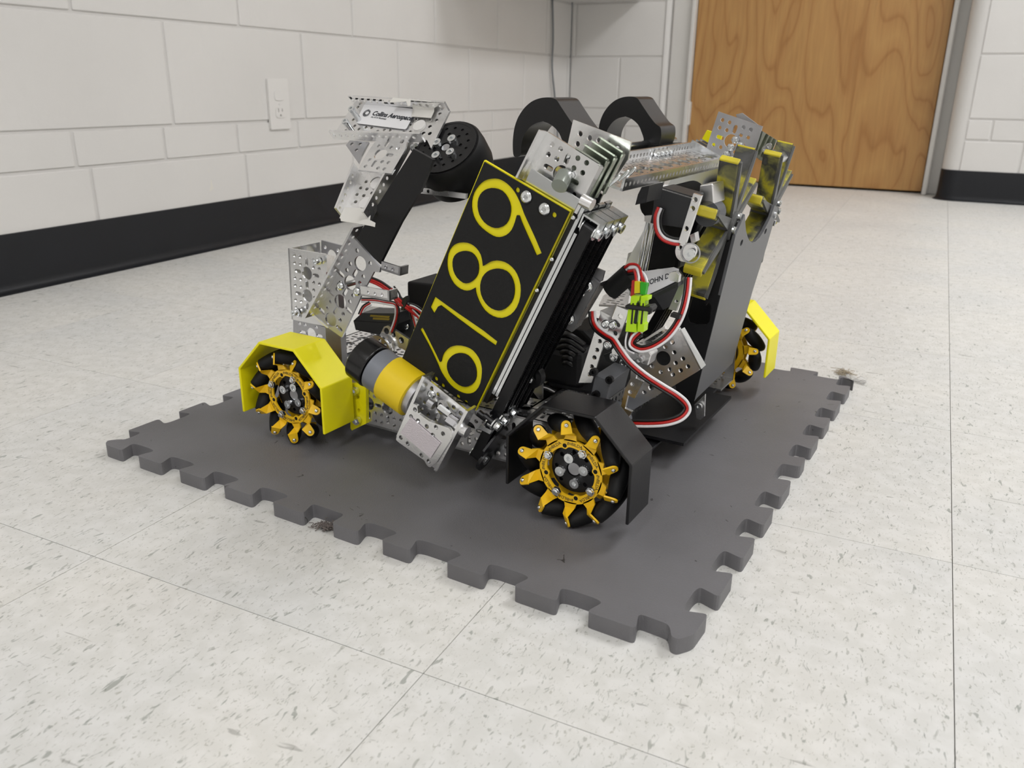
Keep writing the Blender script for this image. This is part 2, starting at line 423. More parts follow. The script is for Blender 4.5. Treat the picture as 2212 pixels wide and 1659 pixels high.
# left wall: backing and blocks
def blockwall(name, org, u, n, spans, Lmin, Lmax, mtl='wall', jr=.0030, jw=.0055):
    u, n = Vector(u), Vector(n); org = Vector(org)
    z3 = Vector((0, 0, 1))
    bk = struct(obj(name, slab([[org+u*Lmin-n*jr, org+u*Lmax-n*jr, org+u*Lmax-n*jr+z3*CEIL, org+u*Lmin-n*jr+z3*CEIL]], -n*.1), 'joint'))
    for z0, z1, first, pitch in spans:
        k = first-math.ceil((first-Lmin)/pitch)*pitch-pitch
        while k < Lmax:
            a, b = max(k, Lmin), min(k+pitch, Lmax); k += pitch
            if b-a < .02: continue
            ja, jb, jz = a+(jw/2), b-(jw/2), jw/2
            P = [org+u*ja+z3*(z0+jz), org+u*jb+z3*(z0+jz), org+u*jb+z3*(z1-jz), org+u*ja+z3*(z1-jz)]
            obj('block', slab([[p-n*.006+n*random.uniform(0, .0006) for p in P]], n*.006), mtl, bk, bevel=.0035)
    return bk
rows = [(-.003, .2, .722, .4064), (.2, .267, .695, .2075), (.267, .467, .933, .4175), (.467, .667, 1.146, .414)]
for k in range(10): rows.append((.667+.2*k, min(.867+.2*k, CEIL), .933 if k % 2 == 0 else 1.146, .414))
blockwall('wall_left', (XL, 0, 0), (0, 1, 0), (1, 0, 0), rows[:-1], YF, YB)
# end wall left of the door, with a rounded pier beside the jamb
rb = [(-.003, .2, -.62, .4064), (.2, .267, -.66, .2), (.267, .467, -.655, .4), (.467, .667, -.45, .4)]
for k in range(9): rb.append((.667+.2*k, .867+.2*k, -.655 if k % 2 == 0 else -.45, .4))
blockwall('wall_back', (0, YB, 0), (1, 0, 0), (0, -1, 0), rb, XL, -.475)
prof = [(-.475, YB+.1), (-.475, YB-.004)] + [(-.475+.03*sin(t), YB-.004+.03*(1-cos(t))) for t in [pi/2*i/6 for i in range(7)]] + [(-.445, YB+.1)]
struct(obj('trim_1', slab([[Vector((x, y, 0)) for x, y in prof]], (0, 0, CEIL)), 'wall', auto=True))
struct(obj('trim_2', join(box(-.447, -.357, YB-.002, YB+.2, 0, 2.1), box(-.372, -.357, YB-.018, YB, 0, 2.1)), 'jamb', bevel=.003))
# section right of the door stands forward
YR = 2.90
rr2 = [(-.003, .2, .80, .4064), (.2, .267, .70, .2), (.267, .467, .99, .4), (.467, .667, .80, .4)]
for k in range(9): rr2.append((.667+.2*k, .867+.2*k, .99 if k % 2 == 0 else .80, .4))
blockwall('wall_back', (0, YR, 0), (1, 0, 0), (0, -1, 0), rr2, .625, XR)
prof = [(.625, YR), (.625, YB+.3), (.575, YB+.3), (.575, YR+.05)] + [(.625-.05*sin(t), YR+.05-.05*cos(t)) for t in [pi/2-pi/2*i/8 for i in range(1, 9)]]
struct(obj('trim_3', slab([[Vector((x, y, 0)) for x, y in prof]], (0, 0, CEIL)), 'wall', auto=True))
struct(obj('trim_4', join(box(.523, .577, YB+.01, YB+.25, 0, 2.1), box(.523, .54, YB-.03, YB+.012, 0, 2.1)), 'jamb', bevel=.004))
struct(obj('trim_5', box(-.447, .577, YB-.002, YB+.3, 2.04, CEIL), 'jamb'))
d = struct(obj('door_1', box(-.355, .521, YB+.012, YB+.056, .008, 2.038), 'wood', bevel=.002))
h = obj('hinge', join(cyl((-.358, YB+.002, .215), (-.358, YB+.002, .30), .0075, 14), cyl((-.358, YB+.002, .21), (-.358, YB+.002, .305), .0055, 14), box(-.372, -.350, YB+.006, YB+.013, .215, .30)), 'jamb', d, auto=True)
struct(obj('wall_right', box(XR, XR+.1, YF, YB+.3, 0, CEIL), 'wall'))
struct(obj('wall_front', box(XL, XR, YF-.1, YF, 0, CEIL), 'wall'))
struct(obj('wall_beyond', box(-.6, .7, YB+.3, YB+.34, 0, CEIL), 'jamb'))
# cove base
def coveprof(): return [(0, 0), (.0145, 0), (.0148, .0022), (.009, .0045), (.0055, .009), (.0038, .018), (.0034, .098), (.0026, .101), (0, .1015)]
def cove(name, pts):             # pts: list of (x, y) with outward normals
    vs, fs = [], []; pr_ = coveprof()
    for (x, y, nx, ny) in pts:
        for d_, z in pr_: vs.append(Vector((x+nx*d_, y+ny*d_, z)))
    k = len(pr_)
    for i in range(len(pts)-1):
        for j in range(k-1): fs.append((i*k+j, i*k+j+1, (i+1)*k+j+1, (i+1)*k+j))
    fs.append(tuple(range(k))); fs.append(tuple((len(pts)-1)*k+j for j in range(k))[::-1])
    return struct(obj(name, (vs, fs), 'base', auto=True))
cove('baseboard_left', [(XL, YF, 1, 0), (XL, YB, 1, 0)])
cove('baseboard_back', [(XL, YB, 0, -1), (-.478, YB, 0, -1)])
cove('baseboard_right', [(XR, YR, 0, -1), (.625, YR, 0, -1)]+[(.625-.05*sin(t), YR+.05-.05*cos(t), -sin(t), -cos(t)) for t in [pi/2*i/8 for i in range(1, 8)]]+[(.5755, YR+.052, -1, 0)])
# ceiling lamps
LE = mat('lamp_diffuser', (1, 1, 1, 1), .6)
LE.node_tree.nodes['Principled BSDF'].inputs['Emission Color'].default_value = LAMP_COL+(1,)
LE.node_tree.nodes['Principled BSDF'].inputs['Emission Strength'].default_value = 4.0
M['lampglow'] = LE
where = ['over the middle of the room', 'nearest the right wall behind the camera', 'behind the camera towards the left']
for (x, y, sx, sy, P_), wh in zip(LAMPS, where):
    t = tag(empty('ceiling_light', None, Matrix.Translation((x, y, CEIL-.03))), 'white recessed ceiling light panel ' + wh, 'lamp', 'ceiling light panels')
    obj('housing', join(box(-sx/2-.03, sx/2+.03, -sy/2-.03, -sy/2, -.03, .03), box(-sx/2-.03, sx/2+.03, sy/2, sy/2+.03, -.03, .03), box(-sx/2-.03, -sx/2, -sy/2, sy/2, -.03, .03), box(sx/2, sx/2+.03, -sy/2, sy/2, -.03, .03)), 'jamb', t)
    obj('diffuser', box(-sx/2, sx/2, -sy/2, sy/2, -.005, .005), 'lampglow', t)
    ld = bpy.data.lights.new('lamp_light', 'AREA'); ld.shape = 'RECTANGLE'; ld.size = sx; ld.size_y = sy; ld.energy = P_; ld.color = LAMP_COL
    lo = bpy.data.objects.new('lamp_light', ld); COL.objects.link(lo); lo.parent = t; lo.location = (0, 0, -.035)

# ------------------------------------------------------------------ things on the walls and floor
# wall outlet
t = tag(empty('wall_outlet', None, Matrix.Translation((XL, 1.25, .305))), 'painted-over duplex electrical outlet on the left block wall', 'outlet')
obj('cover_plate', slab([[Vector((0, a, b)) for a, b in roundpoly([(-.035, -.057), (.035, -.057), (.035, .057), (-.035, .057)], .004)]], (.006, 0, 0)), 'paint', t, bevel=.002)
for zz in (.0195, -.0195):
    rc = roundpoly([(-.0165, -.012+zz), (.0165, -.012+zz), (.0165, .012+zz), (-.0165, .012+zz)], .009, 4)
    s1 = [(-.0075, .001+zz), (-.0052, .001+zz), (-.0052, .010+zz), (-.0075, .010+zz)]; s2 = [(.0052, .002+zz), (.0073, .002+zz), (.0073, .009+zz), (.0052, .009+zz)]
    s3 = circ2((0, -.006+zz), .0024, 10)
    rec = obj('receptacle', slab([[Vector((.0055, a, b)) for a, b in c] for c in ([rc, s1, s2, s3] if zz < 0 else [rc])], (.0022, 0, 0)), 'paint', t, bevel=.0006)
    if zz < 0:
        for c in (s1, s2, s3): obj('socket_slot', slab([[Vector((.0056, a, b)) for a, b in c]], (.0008, 0, 0)), 'jointgrey', t)
    if zz > 0: rec['label'] = 'receptacle with its slots painted over'
obj('plate_screw', cyl((.006, 0, 0), (.0074, 0, 0), .003, 12), 'paint', t)
# cabinet overhead in the corner, only its underside shows, and the cable from it
t = tag(empty('wall_cabinet', None, Matrix.Translation((XL, 2.5, .672))), 'pale wall cabinet overhead in the far left corner, only its underside showing', 'cabinet')
obj('carcass', box(.0, .27, -.52, .55, .004, .75), 'paint', t, bevel=.002)
obj('bottom_panel', box(.002, .26, -.515, .548, 0, .004), 'paint', t)
obj('cabinet_door', box(.27, .288, -.52, .55, .002, .75), 'paint', t, bevel=.002)
tag(obj('hanging_cable', tube([(-.862, 2.83, .672), (-.860, 2.842, .53), (-.858, 2.836, .42), (-.856, 2.866, .31), (-.855, 2.90, .18), (-.850, 2.91, .012), (-.80, 2.93, .006)], .0038, 8), mat('grey_cable', srgb(120, 124, 128), .5), smooth=True), 'thin grey cable hanging down the block wall in the corner', 'cable')
# foam mat
MO = Vector((-.1484, .1339)); ma = radians(-4.45); MU = Vector((cos(ma), sin(ma))); MV = Vector((-sin(ma), cos(ma)))
def mf(x, y): d_ = Vector((x, y))-MO; return d_.dot(MU), d_.dot(MV)
WU, WV, DP = .6025, .624, .0170
fr_ = [(.0363, .0115), (.0948, .012), (.1548, .0118), (.216, .0118), (.2805, .0155), (.3362, .0115), (.3938, .0165), (.4577, .0125), (.5178, .0115), (.5795, .0135)]
ri_ = [mf(.459, y)[1] for y in (.1404, .2001, .2611, .3203, .3886, .4437, .5063, .5666, .6293, .690)]
le_ = [.0235+.0605*k for k in range(10)]; UL = -.0135; ba_ = [.030+.0600*k for k in range(10)]
def notch(c, h): return [(c-h, 0), (c-h-.0052, DP*.93), (c-h+.002, DP+.0006), (c+h-.002, DP+.0006), (c+h+.0052, DP*.93), (c+h, 0)]
out = [(-.0087, .0075), (-.0005, 0)]
for i, (c, h) in enumerate(fr_):
    if i == 4: out += [(c-h, 0), (c-h-.005, DP), (c+h, DP), (c+h, 0)]
    elif i == 9: out += [(c-h, 0), (c-h-.005, DP), (c+.004, DP*.95), (.5895, .0045)]
    else: out += notch(c, h)
out += [(.5940, .0040), (WU-.001, .0145)]
for i, c in enumerate(ri_):
    h = .0118 if i != 4 else .0170
    nn = notch(c, h)
    if i == 4: nn = [(c-h, 0), (c-h-.003, DP), (c+.001, DP+.0006), (c+h, DP), (c+h+.001, 0)]
    out += [(WU-b, a) for a, b in nn]
out += [(WU, WV-.014), (WU-.010, WV-.002)]
for c in ba_[::-1]: out += [(a, WV-b) for a, b in notch(c, .0118)[::-1]]
out += [(UL+.006, WV), (UL, WV-.006)]
for c in le_[::-1]:
    nl = [(UL+b, a) for a, b in notch(c, .0118 if c > .03 else .0100)[::-1]]
    if c < .03: nl = nl[:3]+[(.0045, .019), (-.001, .0155)]
    out += nl
op = []
for p in out:
    if not op or hypot(op[-1][0]-p[0], op[-1][1]-p[1]) > .0006: op.append(p)
rp = roundpoly(op, .0042, 3)
W3 = [Vector((MO.x+MU.x*a+MV.x*b, MO.y+MU.y*a+MV.y*b, .0)) for a, b in rp]
mo = W3[0]*0 + Vector((MO.x+.3, MO.y+.28, 0))
t = tag(obj('foam_mat', slab([[p-mo for p in W3]], (0, 0, .0127)), 'foam', bevel=.0006), 'dark grey interlocking foam mat with toothed puzzle edges under the robot', 'mat')
t.location = mo
# fluff, dust and a scrap of film on the floor
def fluff(name, x, y, r, nfil, m, label, cat):
    g_ = []
    for i in range(nfil):
        a = random.uniform(0, 2*pi); c = Vector((random.gauss(0, r*.45), random.gauss(0, r*.4), random.uniform(.0006, .004)))
        g_.append(tube([c+Vector((random.gauss(0, r*.4), random.gauss(0, r*.35), 0)), c+Vector((0, 0, random.uniform(0, .002))), c+Vector((cos(a)*r*.6, sin(a)*r*.5, 0))], .00035, 4, 3))
    o = obj(name, join(*g_), m); o.location = (x, y, 0); tag(o, label, cat); o['kind'] = 'stuff'; return o
def flo(px, py):
    o, v = ray(px, py); return o+v*(-o.z/v.z)
p = flo(706, 1141); fluff('dust_clump', p.x, p.y, .0075, 110, 'dust', 'small grey clump of dust on the floor at the front edge of the mat', 'dust')
p = flo(1822, 808); fluff('dust_fluff', p.x, p.y, .015, 42, 'stain', 'wispy brown fluff on the floor behind the right corner of the mat', 'dust')
p = flo(1838, 822)
vs = []; NX, NY = 7, 5
for j in range(NY):
    for i in range(NX):
        vs.append(Vector(((i-3)*.0042, (j-2)*.0048-.3*(i-3)*.0042, .0008+.006*abs(sin(i*1.3+j*.9))*(.3+.7*random.random()))))
fs = [(j*NX+i, j*NX+i+1, (j+1)*NX+i+1, (j+1)*NX+i) for j in range(NY-1) for i in range(NX-1)]
o = obj('film_scrap', (vs, fs), 'clear'); o.location = (p.x+.006, p.y, 0)
so = o.modifiers.new('thick', 'SOLIDIFY'); so.thickness = .0003
tag(o, 'crumpled scrap of clear film on the floor by the right corner of the mat', 'wrapper')

# ================================================================== the robot
RB = empty('competition_robot', None, Matrix(((E1.x, E2.x, 0, OR.x), (E1.y, E2.y, 0, OR.y), (0, 0, 1, OR.z), (0, 0, 0, 1))))
tag(RB, 'black, yellow and perforated aluminium wheeled robot numbered 6189 standing on the grey foam mat', 'robot')
Yn = (0, -1, 0)                 # faces of parts that look towards the near side
def screw_mesh(r, h, hexr=None, key='x'):
    hexr = hexr or r*.5
    hx = [(hexr*cos(pi*i/3), hexr*sin(pi*i/3)) for i in range(6)]; oc = [(r*cos(2*pi*i/14), r*sin(2*pi*i/14)) for i in range(14)]
    g1 = slab([[Vector((x, y, h*.45)) for x, y in oc], [Vector((x, y, h*.45)) for x, y in hx]], (0, 0, h*.55))
    g2 = lathe((0, 0, 0), (0, 0, 1), [(0, r), (h*.5, r)], 14)
    me = mesh('screw', *join(g1, g2)); return me
def dome_mesh(r, h):
    me = mesh('dome', *lathe((0, 0, 0), (0, 0, 1), [(0, r), (h*.35, r*.97), (h*.75, r*.7), (h, r*.38), (h*.55, r*.33)], 16))
    for p in me.polygons: p.use_smooth = len(p.vertices) == 4
    return me
def nut_mesh(r, h):
    hx = [Vector((r*cos(pi*i/3), r*sin(pi*i/3), 0)) for i in range(6)]
    g1 = slab([hx], (0, 0, h*.62)); g2 = lathe((0, 0, h*.6), (0, 0, 1), [(0, r*.8), (h*.3, r*.7), (h*.4, r*.5)], 14); g3 = lathe((0, 0, h*.7), (0, 0, 1), [(0, r*.4), (h*.5, r*.4)], 10)
    return mesh('nut', *join(g1, g2, g3))
SM = {'cap': screw_mesh(3.4*mm, 3.6*mm), 'cap_big': screw_mesh(4.2*mm, 4.5*mm), 'button': dome_mesh(4.1*mm, 2.2*mm), 'wide': dome_mesh(5.2*mm, 2.6*mm), 'nut': nut_mesh(4.0*mm, 4.6*mm), 'pin': dome_mesh(1.9*mm, 1.6*mm)}
NAMES = {'cap': 'socket_screw', 'cap_big': 'socket_screw', 'button': 'button_screw', 'wide': 'button_screw', 'nut': 'lock_nut', 'pin': 'axle_pin'}
for k_, me_ in SM.items(): me_.materials.append(M['steel'])
def screw(kind, c, n, parent, m=None):
    o = bpy.data.objects.new(NAMES[kind], SM[kind]); COL.objects.link(o); o.parent = parent
    u, v, a = basis(n); o.matrix_basis = Matrix(((u.x, v.x, a.x, c[0]), (u.y, v.y, a.y, c[1]), (u.z, v.z, a.z, c[2]), (0, 0, 0, 1)))
    if (u.cross(v)).dot(a) < 0: o.matrix_basis = Matrix(((-u.x, v.x, a.x, c[0]), (-u.y, v.y, a.y, c[1]), (-u.z, v.z, a.z, c[2]), (0, 0, 0, 1)))
    return o
def screws(kind, pxs, Y, parent, n=Yn):
    for x, y in pxs: screw(kind, at(x, y, Y), n, parent)

# ---- wheels: local frame, axis along y, outer face looks to -y
def make_wheel(hand, phase, na, co=45):
    W = empty('wheel', RB)
    NR = 10; RC = 40*mm; HL = 19*mm
    prof = []
    for i in range(9):
        s = -HL+2*HL*i/8; prof.append((s, 47.6*mm-math.sqrt(RC**2+(s*.7071)**2)))
    prof = [(-HL-.8*mm, prof[0][1]-1.5*mm)]+prof+[(HL+.8*mm, prof[-1][1]-1.5*mm)]
    rm = None
    for k in range(NR):
        ph = radians(phase+k*36) + hand*radians(20.9)
        rv = Vector((cos(ph), 0, sin(ph))); tv = Vector((-sin(ph), 0, cos(ph)))*hand      # towards +y the roller advances along tv
        c = rv*RC+Vector((0, 19*mm, 0)); ax = (Vector((0, 1, 0))+tv).normalized()
        o = obj('roller', lathe((0, 0, 0), (0, 0, 1), prof, 18), 'rubber', W, smooth=True) if not rm else link('roller', rm, 'rubber', W)
        rm = o.data
        u, v, a = basis(ax); o.matrix_basis = Matrix(((u.x, v.x, a.x, c.x), (u.y, v.y, a.y, c.y), (u.z, v.z, a.z, c.z), (0, 0, 0, 1)))
        if u.cross(v).dot(a) < 0: o.matrix_basis = Matrix(((-u.x, v.x, a.x, c.x), (-u.y, v.y, a.y, c.y), (-u.z, v.z, a.z, c.z), (0, 0, 0, 1)))
    for side in (-1, 1):
        y0 = (10.5 if side < 0 else 27.5)*mm
        gs = []
        n = 80; ring_o = []; ring_i = []
        for i in range(n):
            a = 2*pi*i/n; ring_i.append(Vector(((21.6-1.9*max(0, cos(8*(a-radians(na)/1)))**3)*mm*cos(a), y0, (21.6-1.9*max(0, cos(8*(a-radians(na)/1)))**3)*mm*sin(a))))
        for i in range(n): a = 2*pi*i/n; ring_o.append(Vector((28.2*mm*cos(a), y0, 28.2*mm*sin(a))))
        gs.append(slab([ring_o, ring_i], (0, 1.6*mm*side*-1, 0)))
        for k in range(NR):
            ph = radians(phase+k*36) + hand*radians(20.9)
            rv = Vector((cos(ph), 0, sin(ph))); tv = Vector((-sin(ph), 0, cos(ph)))*hand
            ax = (Vector((0, 1, 0))+tv).normalized(); c = rv*RC+Vector((0, 19*mm, 0))
            e = c+ax*side*(HL+2.6*mm)
            er = Vector((e.x, 0, e.z)).normalized(); er = (er-ax*er.dot(ax)).normalized(); wv = ax.cross(er)
            tab = [e+er*3.9*mm*cos(t)+wv*3.9*mm*sin(t) for t in [(-pi/2+pi*i/8) for i in range(9)]]
            # fold line where the tab plane meets the flange plane
            q = e-er*7*mm; p1, p2 = q+wv*4.7*mm, q-wv*4.7*mm
            # drop both onto the flange plane by sliding inside the tab plane
            def onpl(p):
                wdir = wv if abs(wv.y) > abs(er.y) else er
                return p
            lo, hi = (p1, p2) if p1.y*side < p2.y*side else (p2, p1)
            gs.append(slab([tab+([p1, p2] if (tab[-1]-p1).length < (tab[-1]-p2).length else [p2, p1])], ax*side*-1.4*mm))
            # arm from the ring to the tab base
            am = math.atan2(e.z, e.x); base = [Vector((27.5*mm*cos(am+s), y0, 27.5*mm*sin(am+s))) for s in (-.21, .21)]
            pa, pb = (p1, p2)
            if (base[0]-pa).length+(base[1]-pb).length > (base[0]-pb).length+(base[1]-pa).length: pa, pb = pb, pa
            mid = [(base[0]*.42+Vector((pa.x, y0, pa.z))*.58), (base[1]*.42+Vector((pb.x, y0, pb.z))*.58)]
            q = [base[0], base[1], mid[1], pb, pa, mid[0]]; off = Vector((0, -1.5*mm*side, 0))
            vs = q+[x+off for x in q]
            gs.append((vs, [(0, 1, 2, 5), (5, 2, 3, 4), (6, 7, 8, 11), (11, 8, 9, 10), (0, 1, 7, 6), (1, 2, 8, 7), (2, 3, 9, 8), (3, 4, 10, 9), (4, 5, 11, 10), (5, 0, 6, 11)]))
            screw('pin', e+ax*side*.2*mm, ax*side, W)
        fo = obj('flange', join(*gs), 'gold', W)
        if side > 0: continue
        for k in range(4):
            a = radians(na+k*90)
            screw('nut', Vector((22.6*mm*cos(a), y0-.2*mm, 22.6*mm*sin(a))), Yn, W)
            a2 = a+radians(co); screw('cap_big', Vector((11.0*mm*cos(a2), 16.5*mm, 11.0*mm*sin(a2))), Yn, W)
        obj('flange_hole', join(*[cyl((22.8*mm*cos(a), y0+.05*mm, 22.8*mm*sin(a)), (22.8*mm*cos(a), y0-.12*mm, 22.8*mm*sin(a)), 1.9*mm, 10) for a in [radians(na+45+90*k) for k in range(4)]]), 'hole', W)
        for k in range(8):
            a = radians(na+22.5+45*k); c = Vector((24.6*mm*cos(a), y0-.15*mm, 24.6*mm*sin(a)))
            text('maker_lettering', 'goBILDA', 3.7*mm, frame(c, (sin(a), 0, -cos(a)), (cos(a), 0, sin(a))), 'ink', W, .00005)
    hub = []
    pat = [(15.5*mm*cos(2*pi*k/8), 15.5*mm*sin(2*pi*k/8)) for k in range(8)]
    cs = [circ2((0, 0), 20*mm, 40), circ2((0, 0), 6.2*mm, 20)]+[circ2(p_, 2.0*mm, 8) for p_ in pat]
    hub.append(slab([[Vector((x, 16.5*mm, z)) for x, z in c] for c in cs], (0, 3*mm, 0)))
    hub.append(lathe((0, 19.6*mm, 0), (0, 1, 0), [(0, 21.5*mm), (12*mm, 21.5*mm)], 32))
    obj('hub', join(*hub), 'satin', W)
    obj('axle_end', cyl((0, 17.2*mm, 0), (0, 46*mm, 0), 5.4*mm, 20), 'alu_dark', W)
    return W
w2 = make_wheel(1, 20.5, 60); w2.location = (.3137, -.0165, .048)
w1 = make_wheel(-1, 31, 64, 0); w1.location = (-.0005, -.0140, .048)
def copy_tree(o, parent):
    c = o.copy(); COL.objects.link(c); c.parent = parent
    for ch in o.children: copy_tree(ch, c)
    return c
w4 = copy_tree(w1, RB); w4.location = (.3137, .412, .048); w4.rotation_euler = (0, 0, pi)
w3 = copy_tree(w2, RB); w3.location = (-.0005, .412, .048); w3.rotation_euler = (0, 0, pi)

# ---- wheel guards (half octagons)
def guard(name, cx, y0, y1, m, lo=(24, 24), label=None, tab=None):
    R_, th = 56*mm, 2.6*mm; k = math.tan(pi/8); cz = 48*mm
    def octo(r): return [(-r, -1), (-r, r*k), (-r*k, r), (r*k, r), (r, r*k), (r, -1)]
    o_, i_ = octo(R_), octo(R_-th)
    o_[0] = (-R_, lo[0]*mm-cz); i_[0] = (-R_+th, lo[0]*mm-cz); o_[-1] = (R_, lo[1]*mm-cz); i_[-1] = (R_-th, lo[1]*mm-cz)
    poly = [Vector((cx+x, y0, cz+z)) for x, z in o_+i_[::-1]]
    g = slab([poly], (0, y1-y0, 0))
    o = obj(name, g, m, RB, bevel=.0008)
    if label: o['label'] = label
    return o
G1 = guard('wheel_guard', -.0005, -.015, .028, 'lemon', (24, 24), 'bright yellow wheel guard')
obj('mounting_tab', slab([[at(*p, .033) for p in [(757, 829), (790, 829), (791, 915), (760, 930), (757, 925)]], [at(*p, .033) for p in [(770, 856), (773, 853), (776, 856), (776, 860), (772, 862)]], [at(*p, .033) for p in [(772, 885), (775, 882), (778, 885), (778, 889), (774, 891)]]], (0, .0045, 0)), 'lemon', G1)
for p_ in ((770, 843), (774, 907)): screw('cap_big', at(*p_, .0325), Yn, G1)
guard('wheel_guard', .3137, -.0145, .027, 'satin', (26, 20), 'black wheel guard')
guard('wheel_guard', .3137, .384, .427, 'lemon', (24, 24), 'bright yellow wheel guard')

# ---- chassis
channel((-.052, .037, .042), (1, 0, 0), (0, 0, 1), (0, -1, 0), .1, fl=(1, 1))
def chan(name, *a, m='alu', **k):
    lab = k.pop('label', None); o = obj(name, channel(*a, **k), m, RB)
    if lab: o['label'] = lab
    return o
chan('side_channel', (-.053, .037, .042), (1, 0, 0), (0, 0, 1), (0, -1, 0), .388, start=.0238)
chan('side_channel', (-.053, .375, .042), (1, 0, 0), (0, 0, 1), (0, 1, 0), .388, start=.0238)
chan('cross_channel', (.030, .084, .0665), (0, 1, 0), (1, 0, 0), (0, 0, 1), .245)
chan('cross_channel', (.262, .060, .0665), (0, 1, 0), (1, 0, 0), (0, 0, 1), .27)
chan('cross_channel', (-.030, .060, .0665), (0, 1, 0), (1, 0, 0), (0, 0, 1), .27)
obj('belly_pan', box(.05, .33, .09, .33, .016, .019), 'black', RB, bevel=.001)
obj('control_module', box(.10, .19, .13, .23, .02, .052), 'black', RB, bevel=.003)
obj('battery_pack', box(.20, .26, .12, .25, .068, .105), 'black', RB, bevel=.006)
for yy, xx in ((.085, .0), (.085, .29)):
    obj('drive_motor', join(lathe((xx, .04, .042), (0, 1, 0), [(0, 17*mm), (50*mm, 17*mm), (50*mm, 18*mm), (95*mm, 18*mm)], 24)), 'motor', RB, auto=True)

# ---- slide assembly on the near side; its own frame: su across, sv along
def slide_frame(Y):
    a = radians(-25.6); return Vector((cos(a), 0, sin(a))), Vector((-sin(a), 0, cos(a)))
SU, SV = slide_frame(0)
PY = .012                                        # near face of the number plate
sheetY = PY-.0016
plate_px = [(1046, 350), (1229, 458), (1025, 885), (868, 776)]
base = prism('number_plate', [(1046, 346), (1232, 456), (1028, 887), (868, 776)], PY, .0028, 'plateyellow', RB, label='black number plate over a yellow backing')
def c4(l): return [(860+x*.226, 340+y*.226) for x, y in l]
def c5(l): return [(840+x*.226, 660+y*.226) for x, y in l]
nine_o = c4([(930, 207), (985, 220), (1040, 255), (1085, 300), (1120, 350), (1160, 430), (1200, 540), (1255, 660), (1310, 780), (1367, 915), (1320, 935), (1285, 850), (1230, 730), (1180, 615), (1158, 553), (1130, 550), (1110, 620), (1080, 690), (1030, 738), (960, 759), (900, 745), (830, 700), (765, 640), (720, 560), (702, 470), (710, 380), (740, 310), (790, 250), (850, 217)])
nine_i = c4([(855, 297), (915, 292), (990, 318), (1045, 385), (1074, 470), (1068, 560), (1030, 638), (960, 677), (890, 668), (820, 620), (775, 550), (757, 470), (765, 390), (800, 330)])
eight_o = c4([(625, 817), (690, 830), (745, 870), (785, 930), (801, 1000), (807, 1042), (835, 1030), (880, 1003), (945, 990), (1020, 1005), (1085, 1050), (1135, 1120), (1165, 1220), (1163, 1330), (1130, 1430), (1070, 1500), (985, 1533), (900, 1515), (825, 1460), (770, 1370), (742, 1290), (735, 1243), (700, 1260), (650, 1272), (590, 1255), (530, 1205), (485, 1120), (467, 1030), (475, 930), (510, 860), (560, 828)])
eight_a = c4([(640, 893), (700, 910), (745, 960), (767, 1030), (762, 1110), (730, 1165), (675, 1203), (620, 1200), (560, 1150), (525, 1080), (517, 1000), (535, 940), (580, 903)])
eight_b = c4([(960, 1063), (1030, 1085), (1080, 1140), (1108, 1220), (1108, 1310), (1080, 1390), (1020, 1450), (960, 1467), (890, 1445), (830, 1390), (790, 1310), (782, 1220), (805, 1140), (850, 1090), (900, 1068)])
one_o = [(939.5, 641), (951, 650), (990, 678), (1044, 715), (1073.5, 738), (1070.5, 746.5), (1027, 716), (980, 681), (951.5, 659), (945.5, 661.5), (936.7, 677), (929.6, 664)]
six_o = c5([(297, 228), (350, 325), (400, 420), (470, 570), (500, 640), (560, 730), (620, 790), (700, 833), (770, 840), (830, 810), (870, 740), (885, 640), (880, 570), (855, 500), (800, 430), (730, 395), (650, 385), (580, 405), (530, 450), (508, 500), (500, 540), (485, 543), (440, 450), (380, 330), (320, 212)])
six_i = c5([(690, 455), (750, 475), (800, 530), (830, 600), (835, 680), (810, 740), (760, 775), (700, 775), (640, 740), (585, 680), (555, 610), (555, 550), (580, 500), (630, 462)])
ph_ = [at(860+x*.226, 340+y*.226, sheetY) for x, y in ((1140, 312), (1490, 550))]+[at(840+x*.226, 660+y*.226, sheetY) for x, y in ((450, 700), (515, 765), (660, 870), (735, 925))]
pin = [[Vector((q.x+x, sheetY, q.z+z)) for x, z in circ2((0, 0), .0021, 10)] for q in ph_]
TS = lambda l: [at(x, y, sheetY) for x, y in l]
def smooth_closed(P, sub=2):
    n = len(P); out = []
    for i in range(n):
        p0, p1, p2, p3 = P[i-1], P[i], P[(i+1) % n], P[(i+2) % n]
        sharp = (p1-p0).normalized().dot((p2-p1).normalized()) < .80 or (p2-p1).normalized().dot((p3-p2).normalized()) < .80
        out.append(p1)
        if not sharp: out.append((-p0+9*p1+9*p2-p3)/16)
    return out
def grow(P, d):
    n = len(P); A = sum(P[i].x*P[(i+1) % n].z-P[(i+1) % n].x*P[i].z for i in range(n)); sg = 1 if A > 0 else -1; out = []
    for i in range(n):
        t_ = (P[(i+1) % n]-P[i-1]).normalized(); out.append(P[i]+Vector((t_.z, 0, -t_.x))*sg*d)
    return out
digs = [grow(smooth_closed(TS(l)), .0004) for l in (nine_o, eight_o, one_o, six_o)]
isl = [grow(smooth_closed(TS(l)), -.0002) for l in (nine_i, eight_a, eight_b, six_i)]
g_ = [slab([TS(plate_px)]+digs+pin, (0, .0015, 0))]+[slab([c], (0, .0015, 0)) for c in isl]
face = obj('black_facing', join(*g_), 'sheet', base); face['label'] = 'textured black facing with the number 6189 cut out'
for x, y in ((1225, 378), (1398, 495)): screw('wide', at(860+x*.226, 340+y*.226, sheetY-.0002), Yn, base)
